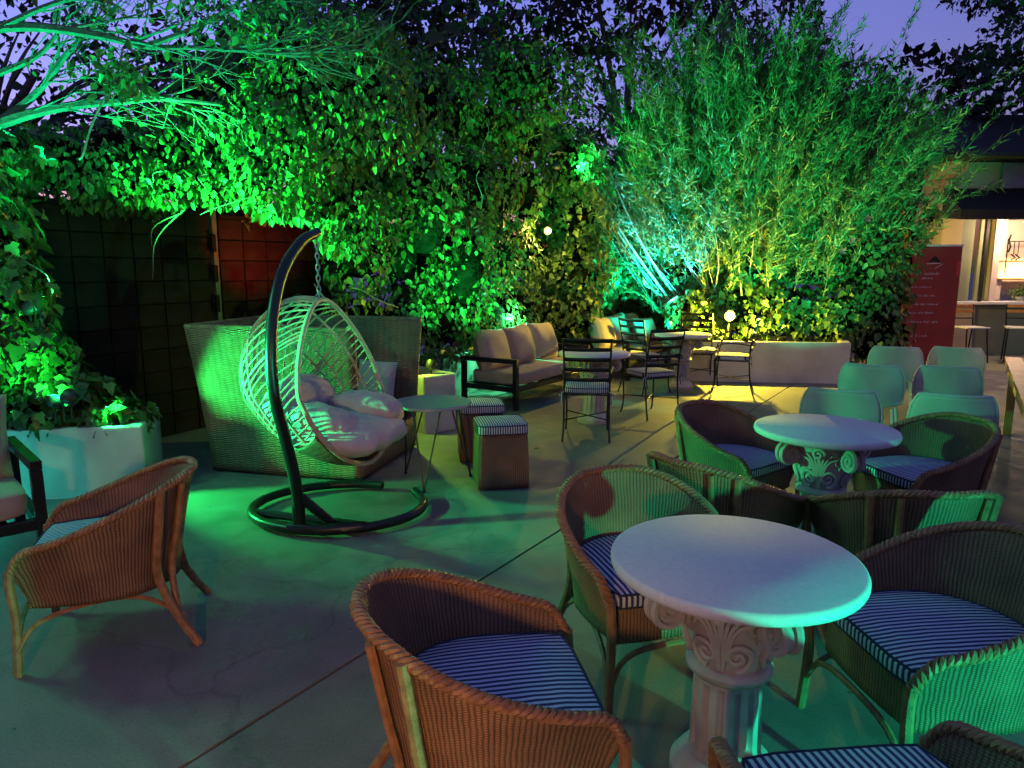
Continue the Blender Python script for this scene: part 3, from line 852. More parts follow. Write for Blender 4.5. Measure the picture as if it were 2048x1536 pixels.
# tree at the left whose lit branches reach into the picture
def branch_tree():
    t = thing('branching_tree', 'tree leaning in from the left with lit bare branches', 'tree', (0, 0, 0))
    r = random.Random(17)
    b = MB()
    b.tube(spline([(-5.3, 4.9, 0), (-5.1, 4.95, 1.2), (-4.7, 5.1, 2.0), (-3.9, 5.25, 2.55)], 14), [0.15 - 0.006 * i for i in range(14)], 8)
    b.tube(spline([(-5.1, 4.95, 1.2), (-4.6, 4.85, 2.5), (-3.54, 4.8, 3.1)], 10), [0.11 - 0.006 * i for i in range(10)], 8)
    b.build('trunk', M['bark'], t)
    limbs = [([(-3.54, 4.8, 3.1), (-3.09, 4.8, 3.13), (-2.67, 4.85, 3.09), (-2.41, 4.9, 3.04), (-2.09, 5.0, 3.06), (-1.45, 5.1, 3.04)], 0.036, 1),
             ([(-3.9, 5.25, 2.55), (-3.48, 5.3, 2.7), (-3.21, 5.4, 2.78), (-2.84, 5.4, 2.81), (-2.59, 5.5, 2.85), (-2.22, 5.6, 2.83)], 0.045, 0),
             ([(-3.75, 5.28, 2.60), (-3.43, 5.3, 2.83), (-3.12, 5.2, 3.07), (-2.95, 5.2, 3.24), (-2.84, 5.2, 3.46)], 0.035, 0),
             ([(-3.9, 5.1, 2.8), (-3.31, 5.1, 3.01), (-3.12, 5.1, 3.16), (-2.94, 5.0, 3.27)], 0.028, 0),
             ([(-2.41, 4.9, 3.04), (-2.11, 4.9, 3.14), (-1.87, 4.9, 3.26), (-1.64, 4.9, 3.38)], 0.022, 1),
             ([(-3.3, 4.8, 3.12), (-2.8, 4.7, 3.25), (-2.3, 4.7, 3.32), (-1.7, 4.7, 3.40)], 0.022, 1)]
    tw = MB()
    ends = []
    def twig(p, d, L, rad, lev):
        pts = [p]
        q = p.copy(); dd = d.copy()
        n = 5
        for k in range(n):
            dd = (dd + Vector((r.gauss(0.03, .13), r.gauss(0, .13), r.gauss(0.03, .14)))).normalized()
            q = q + dd * (L / n)
            pts.append(q.copy())
        tw.tube(pts, [rad * (1 - 0.8 * i / n) for i in range(n + 1)], 4, caps=False)
        if lev > 0:
            for k in range(3 if lev > 1 else 2):
                i = r.randint(1, n - 1)
                nd = (dd + Vector((r.gauss(0.1, .5), r.gauss(0, .5), r.gauss(0.0, .5)))).normalized()
                twig(pts[i], nd, L * r.uniform(.45, .75), rad * 0.55, lev - 1)
        else:
            ends.append(pts[-1]); ends.append(pts[-2])
    for pts, rad, fine in limbs:
        lb = MB()
        sp = spline(pts, 22)
        lb.tube(sp, [rad * (1 - 0.75 * i / 21) for i in range(22)], 6)
        lb.build('limb', M['bark'], t)
        for k in range(13 if fine else 8):
            i = r.randint(4, 21)
            d = (sp[min(i + 1, 21)] - sp[i - 1]).normalized()
            d = (d + Vector((r.gauss(0.25, .3), r.gauss(0, .4), r.gauss(0.15 if fine else 0.25, .45)))).normalized()
            twig(sp[i], d, r.uniform(.35, .8), rad * 0.33 * (1.0 if fine else 0.7), 2)
    tw.build('twigs', M['bark'], t)['kind'] = 'stuff'
    rr = np.random.default_rng(8)
    E = np.array([tuple(e) for e in ends])
    E = E[rr.permutation(len(E))[:260]]
    P = np.repeat(E, 2, axis=0) + rr.normal(0, 0.03, (len(E) * 2, 3))
    n = len(P)
    # leafy clusters
    cl = []
    for (c, s, m) in (((-2.43, 4.6, 2.78), 0.10, 130), ((-1.85, 4.85, 3.30), 0.17, 170), ((-3.65, 4.7, 3.25), 0.2, 160)):
        cl.append(np.array(c) + rr.normal(0, s, (m, 3)) * np.array((1, .8, .75)))
    P = np.vstack([P] + cl)
    n = len(P)
    leaves('crown', P, norm(rr.normal(size=(n, 3)) + np.array((0, -.6, .4))), norm(rr.normal(0, .6, (n, 3)) + np.array((0.1, 0, -.8))), rr.uniform(.035, .085, n), T_LEAF, M['leaf_ivy'], rr.beta(2, 2, n), t)
    vb = MB()
    vb.tube(spline([(-2.41, 4.62, 2.95), (-2.46, 4.6, 2.77), (-2.58, 4.6, 2.59), (-2.65, 4.6, 2.46), (-2.71, 4.6, 2.31), (-2.74, 4.6, 2.28)], 18), 0.007, 5)
    vb.build('hanging_vine', M['stem'], t)
branch_tree()

# ------------------------------------------------------------------ building with counter window and black awning
def building():
    t = thing('cafe_building', 'pale cafe building with serving counter under a black awning', 'building', (7.82, 13.0, 0))
    def part(name, mat, boxes, bevel=0.006, parent=t):
        b = MB()
        for c, s in boxes: b.box(c, s)
        return b.build(name, M[mat], parent, smooth=False, bevel=bevel)
    W = 9.0
    # x measured from the building's left corner (world 7.6)
    part('wall', 'wall_beige', [((0.18, 0.15, 1.75), (0.36, 0.3, 3.5))])
    part('side_wall', 'wall_beige', [((0.15, 2.3, 1.75), (0.3, 3.99, 3.5))])
    part('counter_front', 'wall_green', [((0.38 + W / 2, 0.14, 0.47), (W - 0.02, 0.27, 0.94))])
    part('counter_base', 'wall_beige', [((0.55, -0.02, 0.46), (0.34, 0.05, 0.92))])
    part('counter_top', 'white_paint', [((0.30 + W / 2, 0.06, 0.975), (W + 0.2, 0.46, 0.05))])
    part('window_panel', 'wall_green', [((0.545, 0.22, 1.76), (0.34, 0.06, 1.5))])
    part('window_panel', 'wall_green', [((0.915, 0.22, 1.76), (0.19, 0.06, 1.5))])
    part('window_post', 'fixture', [((0.77, -0.05, 1.75), (0.055, 0.06, 1.5))])
    part('door_jamb', 'wall_cream', [((1.08, 0.15, 1.76), (0.12, 0.16, 1.5))])
    part('inner_wall', 'wall_cream', [((1.30, 0.42, 1.76), (0.30, 0.06, 1.5)), ((1.48 + 3.5, 0.62, 1.76), (7.0, 0.06, 1.5))])
    part('upper_wall', 'wall_beige', [((0.36 + W / 2, 0.2, 3.0), (W, 0.3, 0.97))])
    part('upper_panel', 'panel_grey', [((0.95 + 3.0, -0.02, 3.24), (6.0, 0.08, 0.44))])
    aw = MB()
    aw.add([(-0.05, -0.55, 2.44), (W, -0.55, 2.44), (W, -0.55, 2.62), (-0.05, -0.55, 2.62), (-0.05, 0.0, 3.02), (W, 0.0, 3.02), (-0.05, 0, 2.5), (W, 0, 2.5)],
           [(0, 1, 2, 3), (3, 2, 5, 4), (0, 3, 4, 6), (1, 7, 5, 2), (0, 6, 7, 1), (4, 5, 7, 6)])
    aw.build('awning', M['awning'], t, smooth=False, bevel=0.01)
    rf = MB()
    rf.add([(-0.6, -0.6, 3.55), (W + .5, -0.6, 3.55), (W + .5, 4.6, 3.55), (-0.6, 4.6, 3.55), (-0.6, 2, 4.7), (W + .5, 2, 4.7),
            (-0.6, -0.6, 3.49), (W + .5, -0.6, 3.49), (W + .5, 4.6, 3.49), (-0.6, 4.6, 3.49)],
           [(0, 1, 5, 4), (3, 4, 5, 2), (0, 4, 3), (1, 2, 5), (6, 9, 8, 7), (0, 6, 7, 1), (2, 8, 9, 3), (1, 7, 8, 2), (0, 3, 9, 6)])
    rf.build('roof', M['roof_dark'], t, smooth=False)
    # hanging rack and lit shelf
    rk = MB()
    rk.tube([(1.46, 0.35, 2.15), (1.46, 0.35, 1.45)], 0.012, 6)
    rk.tube([(1.46, 0.35, 2.10), (2.4, 0.35, 2.10)], 0.010, 6)
    rk.tube([(1.50, 0.35, 2.22), (1.46, 0.33, 2.12), (1.50, 0.33, 2.0), (1.47, 0.33, 1.9)], 0.018, 6)
    for x in (1.58, 1.66, 1.9):
        rk.tube([(x, 0.34, 2.1), (x, 0.34, 1.86)], 0.008, 5)
        rk.tube([(x - 0.04, 0.34, 1.86), (x + 0.04, 0.34, 1.80), (x - 0.03, 0.34, 1.76)], 0.016, 5)
    rk.build('hanging_rack', M['iron'], t)
    part('shelf', 'wood', [((2.0, 0.42, 1.405), (1.3, 0.22, 0.03))])
    part('shelf', 'wood', [((2.0, 0.46, 1.735), (1.3, 0.16, 0.025))])
    lm = MB()
    lm.box((1.95, 0.42, 1.47), (1.0, 0.08, 0.07))
    lamp = lm.build('shelf_lamp', mat_emit('shelf_glow', (1.0, 0.62, 0.18), 14.0), t, smooth=False, bevel=0.02)
    L = bpy.data.lights.new('shelf_light', 'AREA')
    L.shape = 'RECTANGLE'; L.size = 1.0; L.size_y = 0.1
    L.energy = 32; L.color = (1.0, 0.58, 0.22)
    lo = bpy.data.objects.new('shelf_light', L); COL.objects.link(lo); lo.parent = t
    lo.location = (1.95, 0.32, 1.48); lo.rotation_euler = (R(78), 0, 0)
    # ceiling light under the awning washes the counter
    cb = MB()
    cb.lathe([(0.05, 0.03), (0.09, 0.02), (0.09, 0), (0.06, -0.02)], 14, c=(1.35, -0.3, 2.41))
    cb.build('awning_lamp', mat_emit('awning_glow', (1.0, 0.72, 0.5), 6.0), t)
    L = bpy.data.lights.new('awning_light', 'POINT'); L.energy = 120; L.color = (1.0, 0.66, 0.42); L.shadow_soft_size = 0.08
    lo = bpy.data.objects.new('awning_light', L); COL.objects.link(lo); lo.parent = t; lo.location = (1.35, -0.3, 2.33)
    return t
building()

hp = thing('potted_herb', 'small green herb on the cafe counter below the lit shelf', 'plant', (9.35, 12.98, 1.0))
hb = MB(); hb.lathe([(0.05, 0), (0.06, 0.02), (0.07, 0.09), (0.062, 0.09), (0.055, 0.05)], 14); hb.build('pot', M['white_paint'], hp)
rr = np.random.default_rng(4)
P = rr.normal(0, 1, (240, 3)) * np.array((0.09, 0.06, 0.05)) + np.array((0, 0, 0.16))
leaves('leaves', P, norm(rr.normal(size=(240, 3)) + np.array((0, -.5, .5))), norm(rr.normal(size=(240, 3))), rr.uniform(.03, .06, 240), T_LEAF, M['leaf_near'], rr.beta(2, 2, 240), hp)

# ------------------------------------------------------------------ roll-up banner (its print is too blurred to read in the photograph)
def banner():
    t = thing('roll_up_banner', 'tall red roll-up banner with white print beside the cafe', 'banner', (6.83, 11.5, 0), R(-4))
    b = MB(); b.box((0, 0, 1.02), (0.84, 0.012, 1.86)); b.build('sheet', M['banner_red'], t, smooth=False)
    b = MB(); b.box((0, 0, 1.965), (0.86, 0.03, 0.03)); b.build('top_rail', M['white_paint'], t, smooth=False, bevel=0.004)
    b = MB(); b.box((0, 0.02, 0.045), (0.88, 0.12, 0.09)); b.build('base', M['table_metal'], t, smooth=False, bevel=0.01)
    b = MB(); b.tube([(0, 0.03, 0.08), (0, 0.03, 1.95)], 0.01, 6); b.build('pole', M['table_metal'], t)
    b = MB(); b.box((0.385, -0.0095, 1.60), (0.066, 0.006, 0.24)); b.build('red_patch', M['banner_orange'], t, smooth=False)
    # emblem: dark bird-like blot over a pale stroke
    e = MB()
    e.add([(-0.10, -0.010, 1.70), (-0.03, -0.010, 1.71), (0.03, -0.010, 1.78), (0.0, -0.010, 1.80), (0.07, -0.010, 1.74), (0.10, -0.010, 1.70)], [(0, 1, 2, 3), (1, 5, 4, 2)])
    e.build('emblem', M['iron'], t, smooth=False)
    e = MB()
    e.bar((-0.12, -0.010, 1.675), (0.10, -0.010, 1.685), 0.004, 0.012)
    e.bar((0.02, -0.010, 1.60), (0.14, -0.010, 1.675), 0.004, 0.010)
    e.build('emblem_stroke', M['white_print'], t, smooth=False)
    r = random.Random(3)
    rows = [(1.50, -0.37, (9, 10), 0.034), (1.43, -0.17, (8,), 0.030), (1.29, -0.33, (5, 8), 0.026), (1.15, -0.33, (8, 3, 4), 0.026), (1.01, -0.34, (7, 3, 8), 0.028),
            (0.87, -0.33, (6, 3, 6), 0.032), (0.72, -0.34, (6, 3, 5, 4), 0.036), (0.64, -0.36, (3,), 0.03), (0.49, -0.33, (5, 2, 5), 0.034)]
    for (z, x, words, h) in rows:
        p = MB()
        for w in words:
            for k in range(w):
                hh = h * r.choice((0.75, 0.8, 1.0, 1.15))
                st = 0.0045
                kind = r.randint(0, 3)
                p.box((x, -0.0085, z + hh / 2), (st, 0.003, hh))
                if kind != 0: p.box((x + 0.012, -0.0085, z + hh * .35), (st, 0.003, hh * .7))
                if kind in (1, 2): p.box((x + 0.006, -0.0089, z + hh * .68), (0.011, 0.003, st))
                if kind in (2, 3): p.box((x + 0.006, -0.0089, z + 0.003), (0.011, 0.003, st))
                x += 0.0235
            x += 0.022
        p.build('print_line', M['white_print'], t, smooth=False)
banner()

# ------------------------------------------------------------------ wicker tub chair
CHG = 'woven rattan tub chairs'
def rim_pt(t):
    a = abs(t); sg = 1 if t >= 0 else -1
    A, B = 0.325, 0.335
    if a <= 0.60:
        th = a / 0.60 * math.pi / 2
        x, y = A * math.sin(th), -B * math.cos(th)
    else:
        f = (a - 0.60) / 0.40
        x, y = A - 0.050 * f * f, 0.335 * f
    z = 0.725 - 0.215 * smoothstep(0.10, 1.0, a)
    if a > 0.88:
        g = (a - 0.88) / 0.12
        z -= 0.085 * g * g
        y -= 0.02 * g * g
    return Vector((sg * x, y, z))
def foot_pt(t):
    p = rim_pt(t)
    a = abs(t)
    return Vector((p.x * 0.80, p.y * 0.74 if p.y < 0 else p.y * 0.86, 0.255))

def cushion(outline, z0, z1, mat, parent, name='seat_cushion', crown=0.012, pipe=True):
    """flat padded cushion over a closed outline with rounded edges"""
    n = len(outline)
    c = sum((Vector((x, y, 0)) for x, y in outline), Vector()) / n
    b = MB()
    rings = [(0.95, z0), (0.985, z0 + 0.006), (1.0, z0 + 0.016), (1.0, z1 - 0.014), (0.985, z1 - 0.004), (0.955, z1), (0.7, z1 + crown * .7), (0.35, z1 + crown)]
    for s, z in rings:
        for x, y in outline: b.v.append((c.x + (x - c.x) * s, c.y + (y - c.y) * s, z))
    for i in range(len(rings) - 1):
        for j in range(n):
            j2 = (j + 1) % n
            b.f.append((i * n + j, i * n + j2, (i + 1) * n + j2, (i + 1) * n + j))
    b.f.append(tuple(reversed(range(n))))
    b.f.append(tuple((len(rings) - 1) * n + j for j in range(n)))
    o = b.build(name, mat, parent, sharp=0)
    if pipe:
        p = MB()
        for s, z in ((0.985, z1 - 0.003), (0.985, z0 + 0.006)):
            p.tube([(c.x + (x - c.x) * s, c.y + (y - c.y) * s, z) for x, y in outline], 0.0045, 5, closed=True)
        p.build('piping', M['piping'], o)
    return o

def make_tub_chair():
    t = thing('tub_chair', '', 'armchair', (0, 0, 0), 0, CHG)
    sh = MB()
    # arc length for an even weave
    N = 96
    ts = [-1 + 2 * i / N for i in range(N + 1)]
    arc = [0.0]
    for i in range(N): arc.append(arc[-1] + (rim_pt(ts[i + 1]).xy - rim_pt(ts[i]).xy).length)
    def pos(u, v):
        k = u * N; i = min(int(k), N - 1)
        tt = ts[i] + (k - i) * (ts[i + 1] - ts[i])
        a, b = foot_pt(tt), rim_pt(tt)
        w = v ** 1.35
        p = a * (1 - w) + b * w
        p.z = a.z + (b.z - a.z) * v
        return p
    def uv(u, v):
        k = u * N; i = min(int(k), N - 1)
        q = pos(u, v)
        return (arc[i] * 0.95, q.z)
    sh.grid(pos, N, 14, uv)
    sh.build('woven_shell', M['wicker'], t, solid=0.014, sharp=0)
    # braided rim: three strands wound round the edge
    rb = MB()
    fine = [rim_pt(-1 + 2 * i / 1200) for i in range(1201)]
    fa = [0.0]
    for i in range(1200): fa.append(fa[-1] + (fine[i + 1] - fine[i]).length)
    acc = [fa[-1] * i / 220 for i in range(221)]
    path = [fine[min(1200, int(np.searchsorted(fa, d_)))] for d_ in acc]
    for s in range(3):
        q = []
        for i, p in enumerate(path):
            d = (path[min(i + 1, 220)] - path[max(i - 1, 0)]).normalized()
            out = Vector((p.x, min(p.y, 0.0) * 0.9, 0)).normalized(); out = (out - d * out.dot(d)).normalized(); up = out.cross(d)
            ph = 2 * math.pi * (acc[i] / 0.062) + s * 2.094
            q.append(p + out * 0.013 * math.cos(ph) + up * 0.008 * math.sin(ph))
        rb.tube(q, 0.0095, 6)
    rb.build('braided_rim', M['cane'], t)
    # apron across the front and woven deck under the cushion
    ap = MB()
    e = foot_pt(1)
    ap.grid(lambda u, v: ((u * 2 - 1) * (e.x + 0.01), e.y + 0.015 * (1 - (u * 2 - 1) ** 2), 0.255 + 0.145 * v), 24, 4, lambda u, v: (u * 0.5, v * 0.145))
    ap.build('front_apron', M['wicker'], t, solid=0.012, sharp=0)
    out = [foot_pt(-1 + 2 * i / 40) for i in range(41)]
    dk = MB()
    dk.add([(p.x * 1.0, p.y, 0.385) for p in out], [tuple(range(41))])
    dk.build('seat_deck', M['wicker'], t, smooth=False)
    ol = []
    for i in range(41):
        p = foot_pt(-1 + 2 * i / 40)
        ol.append((p.x * 1.03, p.y * 1.02 if p.y < 0 else p.y * 1.06))
    # front corners square
    ol = ol[:-1] + [(ol[-1][0], ol[-1][1] + 0.005)] + [(x, ol[-1][1] + 0.012) for x in (0.14, 0.0, -0.14)]
    cushion(ol, 0.392, 0.450, M['stripe'], t)
    # legs: cane poles
    for s in (-1, 1):
        b = MB()
        b.tube(spline([(s * 0.275, 0.318, 0.435), (s * 0.272, 0.322, 0.36), (s * 0.268, 0.315, 0.22), (s * 0.28, 0.325, 0.0)], 12), 0.018, 8)
        b.build('front_leg', M['cane'], t)
        b = MB()
        b.tube(spline([(s * 0.256, -0.230, 0.695), (s * 0.236, -0.203, 0.48), (s * 0.224, -0.190, 0.32), (s * 0.238, -0.255, 0.14), (s * 0.262, -0.335, 0.0)], 18), 0.019, 8)
        b.tube(spline([(s * 0.170, -0.304, 0.70), (s * 0.155, -0.266, 0.48), (s * 0.160, -0.238, 0.32), (s * 0.222, -0.258, 0.14)], 14), 0.014, 7)
        b.build('rear_leg', M['cane'], t)
        b = MB()
        b.tube(spline([(s * 0.285, 0.32, 0.10), (s * 0.265, 0.25, 0.20), (s * 0.24, 0.08, 0.245), (s * 0.22, -0.12, 0.235), (s * 0.225, -0.28, 0.13)], 16), 0.011, 6)
        b.build('brace', M['cane'], t)
    b = MB()
    b.tube(spline([(-0.28, 0.322, 0.10), (-0.2, 0.31, 0.22), (0, 0.305, 0.243), (0.2, 0.31, 0.22), (0.28, 0.322, 0.10)], 18), 0.011, 6)
    b.build('brace', M['cane'], t)
    return t

tub = make_tub_chair(); used = [False]
for (x, y, fx, fy, lab) in [
    (-0.08, 1.80, 0.93, 0.18, 'orange lit rattan tub chair in front, left of the nearest round table'),
    (0.52, 2.68, 0.28, -0.95, 'rattan tub chair with green lit inner back behind the nearest round table'),
    (1.42, 2.12, -0.96, -0.10, 'rattan tub chair with a bright teal arm edge right of the nearest round table'),
    (0.80, 1.24, -0.10, 0.99, 'rattan tub chair cut off by the bottom edge below the nearest round table'),
    (1.38, 4.28, 0.62, -0.78, 'dark rattan tub chair with blue cushion left behind the second round table'),
    (2.42, 3.98, -0.95, -0.22, 'dark rattan tub chair with blue cushion right of the second round table'),
    (1.02, 3.30, 0.80, 0.60, 'rattan tub chair seen from behind, left in front of the second round table'),
    (1.72, 2.96, 0.02, 1.0, 'rattan tub chair seen from behind, straight in front of the second round table'),
    (-1.75, 2.93, -0.94, -0.34, 'brown rattan tub chair turned away beside the white planter, far left')]:
    place(tub, used, (x, y, 0), face(fx, fy), lab, CHG)

# ------------------------------------------------------------------ round stone tables on Corinthian columns
def spiral(c, ax_u, ax_v, r0, turns, n, r1=0.006, start=0.0, sgn=1):
    out = []
    for i in range(n):
        u = i / (n - 1)
        r = r0 * (1 - u) + r1 * u
        a = start + sgn * turns * 2 * math.pi * u
        out.append(Vector(c) + Vector(ax_u) * (r * math.cos(a)) + Vector(ax_v) * (r * math.sin(a)))
    return out

def make_column_table():
    t = thing('column_table', '', 'table', (0, 0, 0), 0, 'round tables on carved stone columns')
    b = MB()
    b.lathe([(0.0, 0.700), (0.355, 0.700), (0.368, 0.706), (0.372, 0.716), (0.372, 0.728), (0.368, 0.737), (0.360, 0.741), (0.0, 0.7415)], 72)
    b.build('table_top', M['tabletop'], t, sharp=50)
    # bell of the capital
    b = MB()
    b.lathe([(0.104, 0.40), (0.118, 0.44), (0.138, 0.50), (0.146, 0.55), (0.152, 0.60), (0.172, 0.65), (0.190, 0.675), (0.190, 0.699)], 40)
    cap = b.build('capital', M['stone'], t)
    # abacus with concave sides
    b = MB()
    n = 48
    ol = []
    for i in range(n):
        a = 2 * math.pi * i / n
        ol.append((0.185 + 0.075 * abs(math.sin(2 * a)) ** 3, a))
    for z in (0.672, 0.6995):
        for r_a, a in ol: b.v.append((r_a * math.cos(a), r_a * math.sin(a), z))
    b.f += [(i, (i + 1) % n, n + (i + 1) % n, n + i) for i in range(n)] + [tuple(reversed(range(n))), tuple(n + i for i in range(n))]
    b.build('abacus', M['stone'], cap)
    def bell_r(z):
        pr = [(0.40, 0.104), (0.44, 0.118), (0.50, 0.138), (0.55, 0.146), (0.60, 0.152), (0.65, 0.172), (0.675, 0.190)]
        for (z0, r0), (z1, r1) in zip(pr, pr[1:]):
            if z0 <= z <= z1: return r0 + (r1 - r0) * (z - z0) / (z1 - z0)
        return pr[0][1] if z < 0.4 else pr[-1][1]
    for k in range(4):                       # corner volutes
        a = math.pi / 4 + k * math.pi / 2
        d = Vector((math.cos(a), math.sin(a), 0)); s = Vector((-math.sin(a), math.cos(a), 0))
        v = MB()
        for off in (-0.022, 0.022):
            c = d * 0.222 + Vector((0, 0, 0.606)) + s * off
            pts = spiral(c, d, (0, 0, 1), 0.062, 1.9, 44, 0.006, math.pi / 2, -1)
            v.tube(pts, [0.0135 - 0.006 * i / 43 for i in range(44)], 6)
            v.tube([d * 0.10 + Vector((0, 0, 0.645)) + s * off * 1.5, d * 0.14 + Vector((0, 0, 0.672)) + s * off, c + Vector((0, 0, 0.062))], 0.0135, 6)
        # web between the two scrolls
        base = len(v.v)
        m = 20
        for q in range(m):
            aa = 2 * math.pi * q / m
            for off in (-0.022, 0.022):
                v.v.append(tuple(d * (0.222 + 0.053 * math.cos(aa)) + Vector((0, 0, 0.606 + 0.053 * math.sin(aa))) + s * off))
        for q in range(m):
            q2 = (q + 1) % m
            v.f.append((base + 2 * q, base + 2 * q2, base + 2 * q2 + 1, base + 2 * q + 1))
        v.f.append(tuple(base + 2 * q for q in range(m))); v.f.append(tuple(base + 2 * q + 1 for q in reversed(range(m))))
        v.build('volute', M['stone'], cap)
    for k in range(4):                       # acanthus curls: pairs of scrolls and fan ribs on each face
        a0 = k * math.pi / 2
        v = MB()
        def on(da, z, lift=0.004):
            r = bell_r(z) + lift
            return Vector((r * math.cos(a0 + da), r * math.sin(a0 + da), z))
        for sg in (-1, 1):
            for (cz, ca, r0, tn) in ((0.485, 0.34, 0.046, 1.7), (0.580, 0.66, 0.034, 1.4)):
                pts = []
                for i in range(40):
                    u = i / 39
                    r = r0 * (1 - u) + 0.005 * u
                    th = -math.pi / 2 + sg * tn * 2 * math.pi * u
                    pts.append(on(sg * ca + r * math.cos(th) / 0.14, cz + r * math.sin(th) * 1.1, 0.006))
                v.tube(pts, [0.0115 - 0.005 * i / 39 for i in range(40)], 6)
            for j, (da, zt) in enumerate(((0.03, 0.645), (0.14, 0.640), (0.27, 0.625), (0.40, 0.60))):
                pts = [on(sg * 0.035, 0.43, 0.006), on(sg * (0.03 + da * 0.25), 0.51, 0.007), on(sg * da * 0.75, 0.58, 0.008), on(sg * da * 1.35, zt, 0.013)]
                v.tube(spline(pts, 12), [0.0065 + 0.0025 * i / 11 for i in range(12)], 5)
        v.build('acanthus', M['stone'], cap)
        # rosette curl under the top
        v = MB()
        d = Vector((math.cos(a0), math.sin(a0), 0)); s = Vector((-math.sin(a0), math.cos(a0), 0))
        v.tube(spiral(d * 0.190 + Vector((0, 0, 0.628)), s, (0, 0, 1), 0.032, 1.4, 26, 0.004), 0.009, 6)
        v.build('rosette', M['stone'], cap)
    b = MB()
    b.lathe([(0.095, 0.365), (0.118, 0.372), (0.130, 0.385), (0.132, 0.398), (0.122, 0.412), (0.100, 0.418)], 40)
    b.build('neck_ring', M['stone'], t)
    # fluted shaft, the flutes rounded off at their ends
    def flute(r, z, a):
        w = smoothstep(0.115, 0.135, z) * (1 - smoothstep(0.335, 0.350, z))
        s = max(0.0, math.cos(14 * a))
        return r - 0.014 * w * (s ** 0.6)
    b = MB()
    prof = [(0.112, 0.09), (0.110, 0.112), (0.109, 0.12), (0.109, 0.135), (0.108, 0.2), (0.106, 0.28), (0.105, 0.332), (0.105, 0.340), (0.105, 0.352), (0.104, 0.37)]
    b.lathe(prof, 168, flute)
    b.build('fluted_shaft', M['stone'], t, sharp=35)
    b = MB()
    b.lathe([(0.120, 0.0), (0.165, 0.0), (0.168, 0.006), (0.168, 0.040), (0.160, 0.047), (0.150, 0.055), (0.146, 0.070), (0.134, 0.082), (0.122, 0.096), (0.110, 0.10)], 40)
    b.build('base', M['stone'], t)
    return t

ct = make_column_table(); used = [False]
for (x, y, rz, lab) in [
    (0.675, 2.01, 1.08, 'nearest round stone table with a teal lit rim on carved column'),
    (1.72, 3.75, 1.02, 'second round stone table with a pale green rim on carved column'),
    (0.86, 7.26, 0.4, 'round stone table beside the nearer beige sofa behind an iron chair'),
    (2.29, 9.37, 0.1, 'farthest round stone table among iron chairs near the yellow lamp')]:
    place(ct, used, (x, y, 0), rz, lab, 'round tables on carved stone columns')

# ------------------------------------------------------------------ wrought iron chairs
def make_iron_chair():
    t = thing('iron_chair', '', 'chair', (0, 0, 0), 0, 'black wrought iron chairs')
    W = 0.21
    for s in (-1, 1):
        b = MB()
        b.tube(spline([(s * (W + 0.01), -0.28, 0.0), (s * W, -0.235, 0.15), (s * W, -0.21, 0.44), (s * W, -0.235, 0.70), (s * (W + 0.01), -0.30, 0.97)], 18), 0.0095, 6)
        b.build('back_leg', M['iron'], t)
        b = MB()
        b.tube(spline([(s * 0.21, 0.25, 0.0), (s * 0.205, 0.225, 0.05), (s * 0.20, 0.205, 0.2), (s * 0.21, 0.215, 0.44)], 14), 0.0095, 6)
        b.build('front_leg', M['iron'], t)
        b = MB()
        b.tube(spline([(s * W, -0.225, 0.64), (s * (W + 0.03), -0.05, 0.665), (s * (W + 0.04), 0.12, 0.655), (s * (W + 0.035), 0.20, 0.60), (s * (W + 0.02), 0.17, 0.53), (s * (W + 0.005), 0.20, 0.45)], 24), 0.0075, 6)
        b.tube(spiral((s * W, -0.25, 0.66), (0, 1, 0), (0, 0, 1), 0.03, 1.2, 16, 0.008), 0.006, 5)
        b.build('arm', M['iron'], t)
    for z in (0.955, 0.87, 0.775, 0.68, 0.585):
        def yb(zz):
            return -0.212 - 0.085 * ((zz - 0.44) / 0.53) ** 2
        b = MB()
        b.grid(lambda u, v: ((u * 2 - 1) * W, yb(z + (v - .5) * 0.034) - 0.030 * (1 - (u * 2 - 1) ** 2), z + (v - .5) * 0.034), 12, 1)
        b.build('back_slat', M['iron'], t, solid=0.006)
    b = MB()
    for p, q in (((-.21, -.21), (.21, -.21)), ((.21, -.21), (.21, .215)), ((.21, .215), (-.21, .215)), ((-.21, .215), (-.21, -.21))):
        b.bar((*p, 0.44), (*q, 0.44), 0.018, 0.012)
    for x in (-0.1, 0.0, 0.1): b.bar((x, -.21, 0.44), (x, .21, 0.44), 0.02, 0.004)
    b.build('seat_frame', M['iron'], t, smooth=False)
    b = MB()
    b.tube([(-0.205, -0.22, 0.20), (0.20, 0.205, 0.20)], 0.006, 5)
    b.tube([(0.205, -0.22, 0.205), (-0.20, 0.205, 0.205)], 0.006, 5)
    b.build('stretcher', M['iron'], t)
    ol = []
    for i in range(32):
        a = 2 * math.pi * i / 32
        c, s_ = math.cos(a), math.sin(a)
        ol.append((math.copysign(abs(c) ** 0.35, c) * 0.215, math.copysign(abs(s_) ** 0.35, s_) * 0.215))
    cu = cushion(ol, 0.449, 0.500, M['stripe_s'], t)
    for s in (-1, 1):
        b = MB()
        b.tube(spline([(s * 0.255, -0.225, 0.42), (s * 0.24, -0.215, 0.45), (s * 0.205, -0.205, 0.47), (s * 0.225, -0.235, 0.46), (s * 0.235, -0.24, 0.41), (s * 0.225, -0.245, 0.36)], 14), 0.006, 4)
        b.build('tie', M['stripe_s'], cu)
    return t
ic = make_iron_chair(); used = [False]
